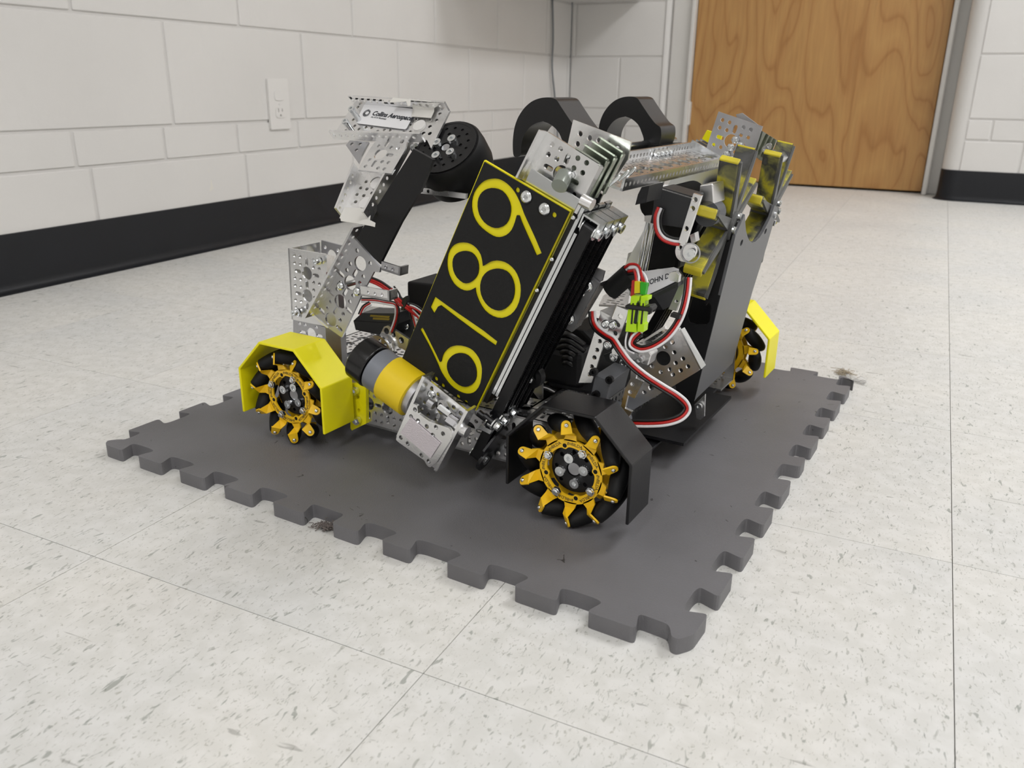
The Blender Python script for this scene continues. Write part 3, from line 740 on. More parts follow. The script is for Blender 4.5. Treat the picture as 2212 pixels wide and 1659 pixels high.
# slide stages one behind the other: steel rail, black bar, toothed belt
def local(o, u, v): return o+SU*u+SV*v
B0 = at(1025, 885, PY); 
LP = (at(1230, 456, PY)-B0).length
for k in range(4):
    Yk = .0165+.0135*k
    o = Vector((B0.x, Yk, B0.z))
    st = empty('slide_stage', RB)
    obj('rail', join(slab([[local(o, -.045, .022), local(o, .0020, .022), local(o, .0020, LP+.01), local(o, -.045, LP+.01)]], (0, .0022, 0)),
        slab([[local(o, .0060, .022), local(o, .0088, .022), local(o, .0088, LP+.006), local(o, .0060, LP+.006)]], (0, .0105, 0)),
        slab([[local(o, .0096, .022), local(o, .0122, .022), local(o, .0122, LP*.93), local(o, .0096, LP*.93)]], (0, .0105, 0))), 'steel', st)
    obj('slot_strip', slab([[local(o, .0020, .010), local(o, .0060, .010), local(o, .0060, LP+.002), local(o, .0020, LP+.002)]], (0, .009, 0)), 'satin', st)
    # toothed belt: a loop in the plane of the stage, pulley axles across it
    v0, v1 = (-.044 if k == 0 else -.020), LP*.965
    yc, rb_ = Yk+.0055, .0052
    def loop(r, teeth=False):
        pts = []
        for i in range(11): t_ = pi*i/10; pts.append((yc+r*cos(t_), v1+r*sin(t_)))
        n_ = int((v1-v0)/.002)
        if teeth:
            for i in range(1, n_): pts += [(yc-r, v1-i*.002), (yc-r+.0009, v1-i*.002), (yc-r+.0009, v1-i*.002-.001), (yc-r, v1-i*.002-.001)]
        for i in range(11): t_ = pi+pi*i/10; pts.append((yc+r*cos(t_), v0+r*sin(t_)))
        if teeth:
            for i in range(1, n_): pts += [(yc+r, v0+i*.002), (yc+r-.0009, v0+i*.002), (yc+r-.0009, v0+i*.002+.001), (yc+r, v0+i*.002+.001)]
        return pts
    f_ = lambda pts, u: [Vector((o.x, y_, o.z))+SU*u+SV*v for y_, v in pts]
    obj('toothed_belt', slab([f_(loop(rb_), .0132), f_(loop(rb_-.0013, True), .0132)], SU*.0095), 'satin', st)
    obj('side_bar', slab([[local(o, .0135, .0), local(o, .0215, .0), local(o, .0215, LP*.94), local(o, .0135, LP*.94)]], (0, .003, 0)), 'satin', st).location = (0, .004, 0)
    for v_ in (v1, v0):
        c0 = Vector((o.x, yc, o.z))+SV*v_
        obj('pulley', cyl(c0+SU*.0128, c0+SU*.0232, rb_-.0014, 18), 'satin', st, auto=True)
        for u_ in (.0120, .0230): obj('washer', ringslab(c0+SU*u_, SU, .0062, .0018, .0009, 20), 'steel', st)
        if v_ == v1 or k == 0: screw('cap_big', c0+SU*.0240, SU, st)
# top yokes over the pulleys
def bracket_box(name, px, Y, dep, m='steel', bevel=.0006): return prism(name, px, Y, dep, m, RB, bevel)
for k in range(4):              # U yokes straddling each pulley
    o = Vector((B0.x, .0165+.0135*k+.0055, B0.z)); vt = LP*.965
    dy = Vector((0, .0062, 0))
    g_ = [slab([[o+SU*.0098+SV*(vt+.0085)-dy, o+SU*.0255+SV*(vt+.0085)-dy, o+SU*.0255+SV*(vt+.0085)+dy, o+SU*.0098+SV*(vt+.0085)+dy]], SV*.0014)]
    for u_ in (.0098, .0241):
        g_.append(slab([[o+SU*u_+SV*(vt-.002)-dy*.7, o+SU*u_+SV*(vt+.009)-dy, o+SU*u_+SV*(vt+.009)+dy, o+SU*u_+SV*(vt-.002)+dy*.7]], SU*.0013))
    obj('idler_yoke', join(*g_), 'steel', RB)
obj('standoff', cyl(at(1257, 431, .008), at(1280, 443, .008), .0046, 18), 'alu', RB, auto=True)
for i, (x, y) in enumerate(((1330, 388), (1349, 378), (1364, 371))):
    a_ = at(x-12, y+12, .04+.01*i); b_ = at(x+9, y-10, .04+.01*i)
    obj('spring_clip', tube([a_, a_*.6+b_*.4+Vector((.002, 0, .001)), b_, b_*.6+a_*.4-Vector((.002, 0, .002)), a_], .0011, 6, 5), 'steel', RB, smooth=True)
# end brackets at the top
TB = pslab('end_bracket', [(1183, 285), (1300, 359), (1246, 462), (1127, 388)], Yn, (0, .024, 0), .0022, 'alu', RB, grid=((1212, 377), (1258, 402)))
obj('bracket_flange', slab([[at(1183, 285, .024), at(1127, 388, .024), at(1117, 385, .010), at(1168, 282, .010)]], SU*-.0018), 'alu', TB)
obj('bracket_flange', slab([[at(1300, 359, .024), at(1246, 462, .024), at(1240, 459, .008), at(1291, 357, .008)]], SU*.0018), 'alu', TB)
screws('nut', [(1232, 378), (1208, 425)], .0235, TB)
obj('spacer_tube', cyl(at(1220, 378, .0235), at(1208, 402, .012), .0062, 20), 'frost', TB, auto=True)
pslab('end_bracket', [(1238, 259), (1363, 306), (1356, 345), (1334, 378), (1222, 330)], Yn, (0, .066, 0), .0022, 'alu', RB, holes=[(1253, 289, .0023), (1273, 298, .0023), (1293, 303, .0023), (1247, 311, .0023), (1314, 310, .0023), (1333, 322, .0023), (1267, 318, .0023)])
for k in range(4):
    x0, y0 = 1247+17*k, 322-8*k+ (0 if k < 2 else 1)
    Yk = .030+.0095*k
    P_ = [(x0, y0), (x0+51, y0+34), (x0+8, y0+118), (x0-38, y0+80)]
    b_ = pslab('stage_bracket', P_, Yn, (0, Yk, 0), .0015, 'zinc', RB, holes=[(x0+4, y0+9, .0021)])
    obj('bracket_flange', slab([[at(*P_[0], Yk), at(*P_[1], Yk), at(P_[1][0]-5, P_[1][1]-3, Yk-.006), at(P_[0][0]-5, P_[0][1]-2, Yk-.006)]], SV*.0012), 'zinc', b_)
    obj('bracket_flange', slab([[at(*P_[1], Yk), at(*P_[2], Yk), at(P_[2][0]-5, P_[2][1]+2, Yk-.007), at(P_[1][0]-6, P_[1][1], Yk-.007)]], SU*.0012), 'zinc', b_)
pslab('slide_bracket', [(1113, 402), (1160, 395), (1215, 425), (1238, 455), (1228, 462)], Yn, (0, .018, 0), .002, 'alu', RB)
# plate edge screws on the rail side
screws('pin', [(1238, 470), (1192, 560), (1160, 627)], .0145, RB)
# lower end: pulley wheel, clamps
oB = Vector((B0.x, .022, B0.z)); cB = oB+SV*-.044
obj('drive_pulley', lathe(cB+SU*.0245, SU, [(0, .0110), (.003, .0110)], 26), 'satin', RB, auto=True)
obj('end_plate', slab([roundq for roundq in [[oB+SU*.0236+SV*a_+Vector((0, b_, 0)) for a_, b_ in ((-.048, -.006), (-.052, .004), (-.046, .014), (-.03, .03), (-.005, .045), (.002, .03), (-.016, .0), (-.03, -.010))]]], SU*.002), 'satin', RB)
for k_, (x, y, Y) in enumerate(((1060, 912, .010), (1073, 919, .008), (1089, 908, .020), (1108, 890, .032))):
    c0 = at(x, y, Y); screw('cap_big', c0-SU*.001, SU, RB); obj('washer', ringslab(c0-SU*.003, SU, .0060, .002, .0012, 18), 'steel', RB)
    obj('axle_spacer', cyl(c0-SU*.014, c0-SU*.003, .0032, 12), 'satin', RB)
obj('clamp_plate', slab([[at(*p, .012) for p in ((1038, 918), (1062, 930), (1058, 938), (1032, 925))]], (0, .006, 0)), 'steel', RB)

# ---- motor and its bracket at the foot of the slides
PB = (0, -.022, 0)
c1 = at(780, 771, .004); c2_ = at(880, 842, .004); ax = (c2_-c1).normalized(); L_ = (c2_-c1).length
mt = empty('slide_motor', RB)
obj('end_cap', lathe(c1-ax*.001, ax, [(0, .0190), (.0002, .0193), (.0012, .0209), (.0016, .0212), (.018, .0215), (.0185, .0214), (.0195, .0206)], 44), 'motorblack', mt, auto=True)
obj('motor_case', lathe(c1+ax*.0195, ax, [(0, .0195), (.0008, .0205), (.030, .0205)], 40), 'motor', mt, auto=True)
obj('gearbox_cover', lathe(c1+ax*.036, ax, [(0, .0213), (.0004, .0220), (.0295, .0220), (.030, .0212)], 24), 'capyellow', mt, auto=True)['label'] = 'yellow gearbox cover'
obj('gearbox_plate', lathe(c1+ax*.066, ax, [(0, .0185), (.006, .0185)], 32), 'alu_dark', mt, auto=True)
mb = empty('motor_bracket', RB)
BU = Vector((cos(radians(-29)), 0, sin(radians(-29)))); BV = Vector((-BU.z, 0, BU.x))
# rear web, two flanges, velcro plate
pslab('web', [(917, 814), (1008, 887), (941, 1014), (859, 942)], Yn, (0, -.010, 0), .0022, 'alu', mb, grid=((956, 880), (929, 931)))
pf1 = [(856, 942), (912, 812), (918, 815), (861, 945)]; pf2 = [(937, 1015), (1005, 886), (1011, 889), (943, 1019)]
for pf in (pf1, pf2):
    P_ = [at(x, y, -.024) for x, y in pf]; obj('flange', slab([P_], (0, .014, 0)), 'alu', mb)
pn_ = (0, -1, 0)
vp = pslab('pattern_plate', [(857, 943), (892, 872), (901, 876), (903, 893), (927, 910), (970, 925), (977, 937), (975, 948), (942, 1000), (929, 1010), (922, 1006), (917, 995), (870, 962), (863, 957), (855, 950)], Yn, (0, -.026, 0), .003, 'alu', mb, grid=None, rnd=.0012,
   holes=[(896.5, 885, .0022), (911, 897, .0022), (866, 945, .0022), (881, 958, .0022), (910.5, 983, .0022), (926, 996, .0022), (922, 921, .0022), (942, 923, .0022), (957, 937, .0022), (903, 909, .0022), (888, 900, .0022), (935, 940, .0022)])
obj('hook_strip', slab([[at(*p, -.0264) for p in ((888, 901), (952, 957), (931, 989), (866, 934))]], (0, -.001, 0)), 'velcro', mb)
obj('standoff', cyl(at(986, 921, -.016), at(1010, 934, -.016), .0052, 20), 'alu', mb, auto=True)
obj('shaft', cyl(at(948, 879, -.016), at(972, 897, -.016), .0030, 6), 'steel', mb)
obj('set_hub', join(cyl(at(968, 905, -.018), at(985, 917, -.018), .0050, 6), cyl(at(926, 868, -.018), at(938, 876, -.018), .004, 12)), 'alu_dark', mb)
screw('button', at(932, 852, -.0102), Yn, mb)

# ---- scuffed yellow and black spinners
m_, nt_, b_ = nodes('scuffed_yellow_rubber')
g_n = N(nt_, 'ShaderNodeNewGeometry'); nn_ = N(nt_, 'ShaderNodeTexNoise', i_Scale=42.0, i_Detail=4.0, i_Distortion=.5); nt_.links.new(g_n.outputs['Position'], nn_.inputs['Vector'])
r_n = ramp(nt_, [(.42, srgb(190, 180, 50)), (.52, srgb(120, 118, 72)), (.60, srgb(62, 62, 58)), (.70, srgb(84, 84, 84))]); nt_.links.new(nn_.outputs[0], r_n.inputs[0]); nt_.links.new(r_n.outputs[0], b_.inputs['Base Color']); b_.inputs['Roughness'].default_value = .5
M['scuff'] = m_; M['tipyellow'] = mat('worn_yellow_tip', srgb(206, 190, 44), .5, 0, .1, 300, .15, 60)
M['scuffgrey'] = mat('scuffed_grey_rubber', srgb(96, 97, 96), .5, 0, .2, 200, .25, 50)
def cam_dir(a, b, c): return toR(CR*a+CU*b+_f*c)
SUx, SVx = cam_dir(68, 6, 154).normalized(), cam_dir(49, 159, -28).normalized()
SWx = SUx.cross(SVx).normalized()
if SWx.x > 0: SWx = -SWx          # towards the left of the photograph
def at_depth(px, py, d):
    return toR(CAM + (_f + CR*((px-IW/2)/FPX) - CU*((py-IH/2)/FPX))*d - OR)
def spinner(px, py, d, thick, phase, tipm):
    c = at_depth(px, py, d); R_ = .071
    t = empty('spinner', RB)
    for k in range(8):
        a = radians(phase+45*k); d1 = SUx*cos(a)+SVx*sin(a); d2 = -SUx*sin(a)+SVx*cos(a)
        obj('paddle_tip', slab([[c+d1*R_*.972+d2*-.0046, c+d1*R_*1.004+d2*-.0019, c+d1*R_*1.004+d2*.0046, c+d1*R_*.972+d2*.0046]], SWx*thick*.99), 'tipyellow', t, bevel=.001)
        P_ = [c+d1*.010+d2*-.0042, c+d1*R_*.93+d2*-.0050, c+d1*R_+d2*-.0018, c+d1*R_+d2*.0044, c+d1*.010+d2*.0042]
        tk = thick
        obj('paddle', slab([P_], SWx*tk), 'scuff', t, bevel=.0012)
        obj('paddle_cheek', slab([[c+d1*.008-d2*.006, c+d1*R_*.98-d2*.0012, c+d1*R_*.98+d2*.0012, c+d1*.008+d2*.006]], SWx*-.0022), 'scuffgrey', t)
    obj('spinner_hub', lathe(c+SWx*(thick+.001), -SWx, [(0, .014), (thick+.006, .014)], 28), 'scuffgrey', t, auto=True)
    for k in range(4):
        a = radians(20+90*k); screw('cap', c-SWx*.0048+(SUx*cos(a)+SVx*sin(a))*.0105, -SWx, t)
    return t
spinner(1577, 488, .765, .017, 0, 0)
spinner(1664, 457, .875, .017, 0, 0)

# ---- ramp at the right end
rn = Vector((.99, 0, -.144)); rp0 = Vector((.345, .2, .044))
fR = lambda l: [(1380+x*.2893, 440+y*.2893) for x, y in l]
P_ = pxpoly(fR([(415, 1475), (560, 900), (722, 240), (792, 80), (795, 150), (800, 200), (812, 245), (825, 275), (845, 290), (868, 284), (900, 255), (930, 210), (955, 160), (985, 100), (1015, 10), (1040, 45), (1000, 160), (960, 300), (850, 650), (780, 900), (700, 1190), (600, 1290), (440, 1445)]), rn, rp0)
hs_ = [hit(1380+x*.2893, 440+y*.2893, rn, rp0) for x, y in ((767, 292), (946, 207))]
rt = Vector((.144, 0, .99))
hc = [[h+Vector((0, 1, 0))*.0042*cos(2*pi*i/10)+rt*.0032*sin(2*pi*i/10) for i in range(10)] for h in hs_]
rmp = obj('ramp_panel', slab([P_]+hc, rn*-.0028), 'ramp', RB); rmp['label'] = 'smooth grey-black intake panel with a notch at its top'
P_ = [at(x, y, .2) for x, y in fR([(718, 245), (412, 1478), (300, 1490), (262, 1300), (240, 1100), (300, 900), (350, 640), (470, 560), (600, 330)])]
cut = [at(x, y, .2) for x, y in fR([(395, 700), (360, 840), (375, 890), (430, 905), (500, 905), (530, 880), (540, 760), (520, 735), (500, 760), (480, 700)])]
obj('side_panel', slab([P_, cut], (0, .003, 0)), 'black', rmp)
P_ = [at(x, y, .27) for x, y in fR([(690, 300), (420, 1440), (300, 1400), (280, 900), (380, 560), (520, 400)])]
obj('side_panel', slab([P_], (0, .003, 0)), 'black', rmp)
obj('floor_panel', box(.20, .355, .15, .30, .022, .025), 'black', rmp)
prism('foot_bracket', [(1500, 874), (1523, 852), (1521, 900), (1513, 907), (1505, 905)], .196, .003, 'alu', RB)
screw('cap', at(1511, 877, .195), Yn, RB)

# ---- hooks along the top
f7 = lambda l, Y: [at(1080+x*.18987, 190+y*.18987, Y) for x, y in l]
h1 = f7([(155, 790), (145, 700), (145, 600), (160, 460), (200, 340), (270, 230), (360, 150), (460, 112), (560, 105), (640, 125)], .12)
h2 = f7([(1600, 170), (1700, 320), (1770, 410), (1830, 445), (1838, 560), (1790, 680), (1640, 700), (1610, 680), (1642, 590), (1580, 420), (1500, 350), (1420, 322)], .30)
h3 = f7([(500, 378), (400, 400), (330, 450), (270, 540), (240, 640), (240, 780)], .12)
hp = roundpoly([(p.x, p.z) for p in h1+h2+h3], .006, 3)
hk = obj('hook', slab([[Vector((x, .12, z)) for x, z in hp]], (0, .042, 0)), 'satin', RB, auto=True); hk['label'] = 'nearer black hook'
hk2 = hk.copy(); COL.objects.link(hk2); hk2.parent = RB; hk2.location = (0, .18, 0); hk2['label'] = 'farther black hook'
obj('hook_shaft', cyl((.238, .10, .285), (.238, .38, .285), .004, 12), 'steel', RB, smooth=True)
obj('hook_mount', box(.215, .262, .115, .17, .262, .285), 'satin', RB); obj('hook_mount', box(.215, .262, .295, .35, .262, .285), 'satin', RB)
# ---- crossbar
cb = chan('crossbar_channel', (.2948, .052, .2713), (0, 1, 0), (.974, 0, -.225), (-.225, 0, -.974), .308, W=52*mm, Hh=10*mm)
for k in range(4): screw('nut', (.2735, .235+.011*k, .2815), (.97, 0, -.2), cb)
prism('stop_block', [(1386, 404), (1403, 401), (1396, 437), (1372, 443), (1378, 420)], .06, .03, 'black', RB)
obj('cross_roller', cyl((.292, .19, .238), (.292, .30, .238), .013, 20), 'rubber', RB, auto=True)
for y_ in (.20, .215): obj('guide_rod', cyl((.272, y_, .12), (.290, y_, .262), .0028, 10), 'steel', RB, smooth=True)
# ---- far slide assembly: copies of three stages, end plates, yellow backed plate
stages = [o for o in RB.children if o.name.startswith('slide_stage')]
for s_ in stages[:3]:
    c = copy_tree(s_, RB); c.location = (.016, .318, .008)
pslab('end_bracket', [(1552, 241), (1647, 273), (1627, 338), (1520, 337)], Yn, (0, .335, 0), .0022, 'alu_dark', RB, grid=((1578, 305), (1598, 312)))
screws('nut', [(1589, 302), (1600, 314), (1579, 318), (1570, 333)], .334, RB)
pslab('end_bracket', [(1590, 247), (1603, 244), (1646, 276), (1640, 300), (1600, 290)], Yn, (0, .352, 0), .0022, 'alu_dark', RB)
for k in range(4):
    x0, y0 = 1640+8*k, 279+5*k
    b_ = pslab('stage_bracket', [(x0, y0), (x0+14, y0+9), (x0-8, y0+58), (x0-26, y0+50)], Yn, (0, .34+.008*k, 0), .0015, 'zinc', RB)
screws('cap', [(1654, 322), (1662, 316), (1671, 330)], .35, RB)
prism('idler_yoke', [(1655, 340), (1664, 328), (1684, 330), (1692, 342), (1686, 352), (1672, 342)], .33, .02, 'steel', RB)
prism('number_plate', [(1527, 281), (1560, 292), (1452, 590), (1372, 560)], .392, .003, 'lemon', RB, label='yellow far side plate')
prism('corner_clip', [(1357, 547), (1368, 543), (1384, 556), (1377, 577), (1352, 572)], .385, .01, 'alu', RB)
prism('fabric_sleeve', [(1400, 475), (1480, 480), (1465, 583), (1420, 582), (1378, 592), (1384, 560)], .30, .03, 'rubber', RB, bevel=.004)

# ---- near left: tower, arm, tilted tee with the sponsor card, rubber wheel
TY = .066
tw = empty('sensor_tower', RB)
pslab('tower_panel', [(622, 536), (703, 549), (708, 706), (630, 690)], Yn, (0, TY, 0), .0022, 'alu', tw, grid=((664, 639), (663, 595)))
obj('tower_side', slab([[at(622, 536, TY), at(630, 690, TY), at(630, 690, TY)+Vector((0, .05, 0)), at(622, 536, TY)+Vector((0, .05, 0))]], (.0022, 0, 0)), 'alu', tw)
q0, q1 = at(622, 536, TY), at(703, 549, TY)
pslab('tower_back', [(694, 519), (736, 530), (735, 560), (700, 680), (694, 660)], Yn, (0, TY+.045, 0), .0022, 'alu_dark', tw, grid=((716, 600), (716, 563)))
pslab('tower_base', [(633, 688), (706, 708), (709, 760), (634, 748)], Yn, (0, TY+.006, 0), .0022, 'alu_dark', tw, grid=((672, 722), (694, 727)))
obj('tower_lip', slab([[at(703, 549, TY), at(704, 588, TY), at(721, 584, TY+.022), at(720, 553, TY+.022)]], (.0015, 0, 0)), 'alu', tw)
for x, y in ((685, 565), (638, 675)):
    screw('nut', at(x+4, y-1, TY-.001), Yn, tw); screw('cap', at(x, y, TY-.006), Yn, tw)
obj('tower_foot', box(-.100, -.035, TY-.002, TY+.045, .0668, .0700), 'alu', tw)
ar = empty('lift_arm', RB)
f2 = lambda l: [(600+x*.1808, 480+y*.1808) for x, y in l]
AP = f2([(990, 60), (430, 1095), (600, 1262), (765, 1378), (970, 940), (1000, 865), (1150, 592), (1215, 600), (1225, 540), (925, 205)])
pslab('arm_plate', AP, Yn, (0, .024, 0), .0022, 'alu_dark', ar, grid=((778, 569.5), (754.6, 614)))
fo_ = [at(*p, .024) for p in f2([(1010, 25), (430, 1095)])]; fi_ = [at(*p, .010) for p in f2([(330, 1062), (890, 10)])]
a_ = (fo_[0]-fo_[1]).normalized(); L_ = (fo_[0]-fo_[1]).length; bb = Vector((0, -1, 0))
obj('arm_flange', perf(fo_[1], a_, bb, [(0, 0), (L_, 0), (L_, .0135), (0, .0135)], [('h', (.004+.0082*k, .0068), .0018) for k in range(int(L_/.0082))], .002), 'alu', ar)
obj('arm_toe', slab([[at(*p, .0235) for p in f2([(430, 1100), (335, 1065), (585, 1265), (600, 1262)])]], (0, .002, 0)), 'alu', ar)
screws('button', [(735, 618), (771, 630)], .0235, ar)
for k, (fp, cap) in enumerate((([(1240, 468), (1465, 538), (1420, 642), (1215, 565)], [(1465, 538), (1532, 610), (1480, 700), (1420, 642)]), ([(985, 762), (1330, 822), (1272, 917), (960, 872)], [(1330, 822), (1388, 900), (1340, 988), (1272, 917)]))):
    Pf = [at(*p, .020) for p in f2(fp)]
    ua = (Pf[1]-Pf[0]).normalized(); vb = (Pf[3]-Pf[0]); vb = (vb-ua*vb.dot(ua)); Wd = vb.length; vb.normalize(); L_ = (Pf[1]-Pf[0]).length
    n3 = ua.cross(vb)
    if n3.y > 0: n3 = -n3
    hs3 = [('h', (L_-.008-.008*j, Wd/2), .0019) for j in range(3 if k == 0 else 4)]
    obj('arm_finger', join(perf(Pf[0], ua, vb, [(0, 0), (L_, 0), (L_, Wd), (0, Wd)], hs3, .0022, -n3), obox(Pf[0]+ua*(L_-.001)+vb*(Wd/2)-n3*.006, ua, vb, n3, .001, Wd/2, .006), obox(Pf[0]+ua*(L_/2)+vb*(Wd-.001)-n3*.006, ua, vb, n3, L_/2, .001, .006)), 'alu' if k else 'alu_dark', ar)
# tilted plane of the tee
tn = Vector((0, -.69, .724)).normalized(); tp = Vector((0, .129, .309)); tx = Vector((1, 0, 0)); ty = tn.cross(tx)
f1 = lambda l: [(600+x*.226, 180+y*.226) for x, y in l]
fc = lambda l: [(700+x*.1356, 190+y*.1356) for x, y in l]
tee = empty('tilted_bracket', RB)
WPX = fc([(480, 245), (2005, 352), (1705, 965), (1640, 830), (180, 700)])
o_ = hit(*WPX[0], tn, tp); a_ = (hit(*fc([(1900, 340)])[0], tn, tp)-o_).normalized(); b_v = tn.cross(a_)
poly = [((hit(*p, tn, tp)-o_).dot(a_), (hit(*p, tn, tp)-o_).dot(b_v)) for p in WPX]
hl = []
for k_, (x, y), r in [('B', (1528, 620), .0066)]+[('h', q, .0021) for q in ((545, 305), (470, 505), (490, 605), (345, 680), (430, 685), (560, 655), (630, 705), (675, 625), (765, 632), (728, 715), (965, 665), (1060, 672), (1275, 697), (1375, 700), (1380, 590), (1470, 500), (1690, 510), (1845, 412), (1790, 515), (1688, 615), (1685, 725), (1585, 720), (1645, 825), (850, 690))]:
    q = hit(*fc([(x, y)])[0], tn, tp)-o_; hl.append((k_, (q.dot(a_), q.dot(b_v)), r))
obj('tee_web', perf(o_, a_, b_v, poly, hl, .0022, -tn), 'alu', tee)
def flange(P1, P2, h, t, name, par, d=1, first=.004):
    u = (P2-P1); L_ = u.length; u.normalize(); v = tn
    obj(name, perf(P1, u, v, [(0, 0), (L_, 0), (L_, h), (0, h)], [('h', (first+.008*k, h*.55), .0018) for k in range(int((L_-.003)/.008))], t), 'alu', par)
T1, T2 = hit(*fc([(480, 245)])[0], tn, tp), hit(*fc([(2005, 352)])[0], tn, tp)
T3, T4 = hit(*fc([(180, 800)])[0], tn, tp+tn*.004), hit(*fc([(1620, 845)])[0], tn, tp+tn*.002)
flange(T1, T2, .0115, .0022, 'tee_flange', tee); flange(T3-tn*.0, T4, .0115, .0022, 'tee_flange', tee)
# sponsor card
cp = tp+tn*.0012
card = obj('sponsor_card', slab([roundcard for roundcard in [[hit(*p, tn, cp) for p in fc([(645, 262), (1060, 300), (1420, 335), (1425, 440), (1320, 640), (1290, 662), (540, 568), (508, 545)])]]], tn*.0004), 'paper', tee)
card['label'] = 'white sponsor card reading Collins Aerospace, An RTX Business'
b0, b1 = hit(*fc([(770, 425)])[0], tn, cp+tn*.0005), hit(*fc([(1385, 510)])[0], tn, cp+tn*.0005)
up_ = hit(*fc([(640, 300)])[0], tn, cp+tn*.0005)-hit(*fc([(560, 470)])[0], tn, cp+tn*.0005)
bd = (b1-b0).normalized(); sz = (b1-b0).length/5.9
nrm = tn
def tfr(c, ud, upv):
    vv = nrm.cross(ud); vv = vv if vv.dot(upv) > 0 else -vv
    return frame(c, ud, vv)
mid_ = (hit(*fc([(1085, 445)])[0], tn, cp+tn*.0006))
text('card_lettering', 'Collins Aerospace', 6.2*mm, tfr(mid_, bd, up_), 'ink', card,   .00005, .0002, .15, fit=(b1-b0).length*1.02, ysc=1.12)
text('card_lettering', 'An RTX Business', 2.9*mm, tfr(hit(*fc([(870, 478)])[0], tn, cp+tn*.0006), bd, up_), 'ink', card, .00005, .00002, fit=(b1-b0).length*.40)
lc = hit(*fc([(685, 398)])[0], tn, cp+tn*.0006); vv = nrm.cross(bd); vv = vv if vv.dot(up_) > 0 else -vv
gl = []
for k in range(22):
    a = 2*pi*k/22; r0 = .0022; r1 = .0050 if .5 < (a/pi) < 1.9 else .0042; wd = .00034 if a < pi*.5 else .0006
    dd = bd*cos(a)+vv*sin(a); ee = -bd*sin(a)+vv*cos(a)
    gl.append(slab([[lc+dd*r0-ee*.0002, lc+dd*r1-ee*wd*.6, lc+dd*r1+ee*wd*.6, lc+dd*r0+ee*.0002]], tn*.0001))
o = obj('sunburst_logo', join(*gl), 'ink', card); o['kind'] = 'stuff'
# tape over the top edge, pale disc, two studs
obj('tape_strip', slab([[hit(*p, tn, tp+tn*.0145) for p in fc([(1095, 155), (1710, 205), (1712, 222), (1380, 190), (1375, 285), (1330, 290), (1310, 215), (1040, 232)])]], tn*-.0003), 'tape', tee)
P_ = [hit(*p, tn, tp+tn*.009) for p in fc([(1378, 190), (1705, 215)])]+[hit(*p, tn, tp+tn*.003) for p in fc([(1755, 300), (1755, 370), (1705, 478), (1390, 455), (1418, 340)])]
obj('tape_strip', (P_+[p-tn*.0004 for p in P_], [(0, 1, 2, 6), (6, 2, 3, 5), (3, 4, 5), (7, 9, 13), (7, 8, 9), (13, 9, 10, 12), (10, 11, 12)]), 'tape', tee)
q = hit(*fc([(1530, 620)])[0], tn, tp); obj('magnet_disc', cyl(q+tn*.0004, q+tn*.0026, .0066, 24), 'white', tee, auto=True)
for x, y in ((455, 362), (355, 560)):
    q = hit(*fc([(x, y)])[0], tn, tp+tn*.014); obj('standoff', cyl(q, q-tn*.014, .0030, 14), 'steel', tee, auto=True); screw('cap', q, tn, tee)
# square plate, leg channel, gusset
pq = f1([(960, 520), (1240, 545), (1215, 640), (1085, 862), (765, 825), (870, 640)])
pslab('square_plate', pq, tn, tp+tn*.003, .0022, 'alu', tee, grid=((822, 332), (844, 335)))
lp = tp-tn*.010
LEG = f1([(745, 850), (1270, 640), (1290, 560), (1350, 590), (890, 1330), (600, 1300)])
LEG = f1([(770, 840), (1290, 560), (880, 1312), (600, 1270)])
lo_ = hit(*LEG[3], tn, lp); l1 = hit(*LEG[2], tn, lp); l2 = hit(*LEG[1], tn, lp); l0 = hit(*LEG[0], tn, lp)
pslab('leg_web', LEG, tn, lp, .0022, 'alu', tee, holes=[(812, 393, .0066), (792, 444, .0066)]+[(600+.226*x, 180+.226*y, .0020) for x, y in ((792, 1000), (852, 1010), (757, 1062), (822, 1073), (900, 1048), (980, 1030), (950, 1092), (745, 1132), (880, 1225), (942, 1160), (845, 940))])
flange(lo_, l0, .012, .0022, 'leg_flange', tee); flange(l2, l1, .012, .0022, 'leg_flange', tee)
obj('tape_strip', slab([[hit(*p, tn, lp+tn*.0022) for p in f1([(640, 1185), (860, 1200), (890, 1250), (880, 1320), (590, 1290)])]], tn*.0003), 'tape', tee)
obj('tape_strip', slab([[hit(*p, tn, lp+tn*.003) for p in f1([(598, 1280), (880, 1308), (935, 1335), (930, 1375), (880, 1362), (605, 1318)])]], tn*.0004), 'tape', tee)
for (x, y) in ((843, 1127-180*0), (0, 0)): pass
for x, y in f1([(845, 1150), (950, 965)]):
    q = hit(x, y, tn, lp+tn*.0004); obj('magnet_disc', cyl(q, q+tn*.0018, .0066, 24), 'white', tee, auto=True)
pslab('gusset', f1([(650, 590), (690, 545), (870, 560), (800, 690), (770, 762)]), tn, tp-tn*.004, .002, 'alu_dark', tee, holes=[(760, 311, .002), (778, 311, .002), (770, 324, .002)])
for x, y in f1([(1300, 620), (1175, 880)]): screw('cap_big', hit(x, y, tn, lp+tn*.004), (.9, -.3, .2), tee)
# black strap and slim channel
prism('black_strap', [(893, 322), (935, 345), (912, 404), (866, 480), (824, 563), (822, 571), (766, 518), (800, 468)], .062, .004, 'satin', RB)
pslab('slim_bar', f1([(1340, 992), (1400, 1000), (1800, 1055), (1795, 1105), (1340, 1050)]), Yn, (0, .10, 0), .003, 'alu', RB, holes=[(911, 411, .0018), (925, 413, .0018), (994, 422, .0018)])
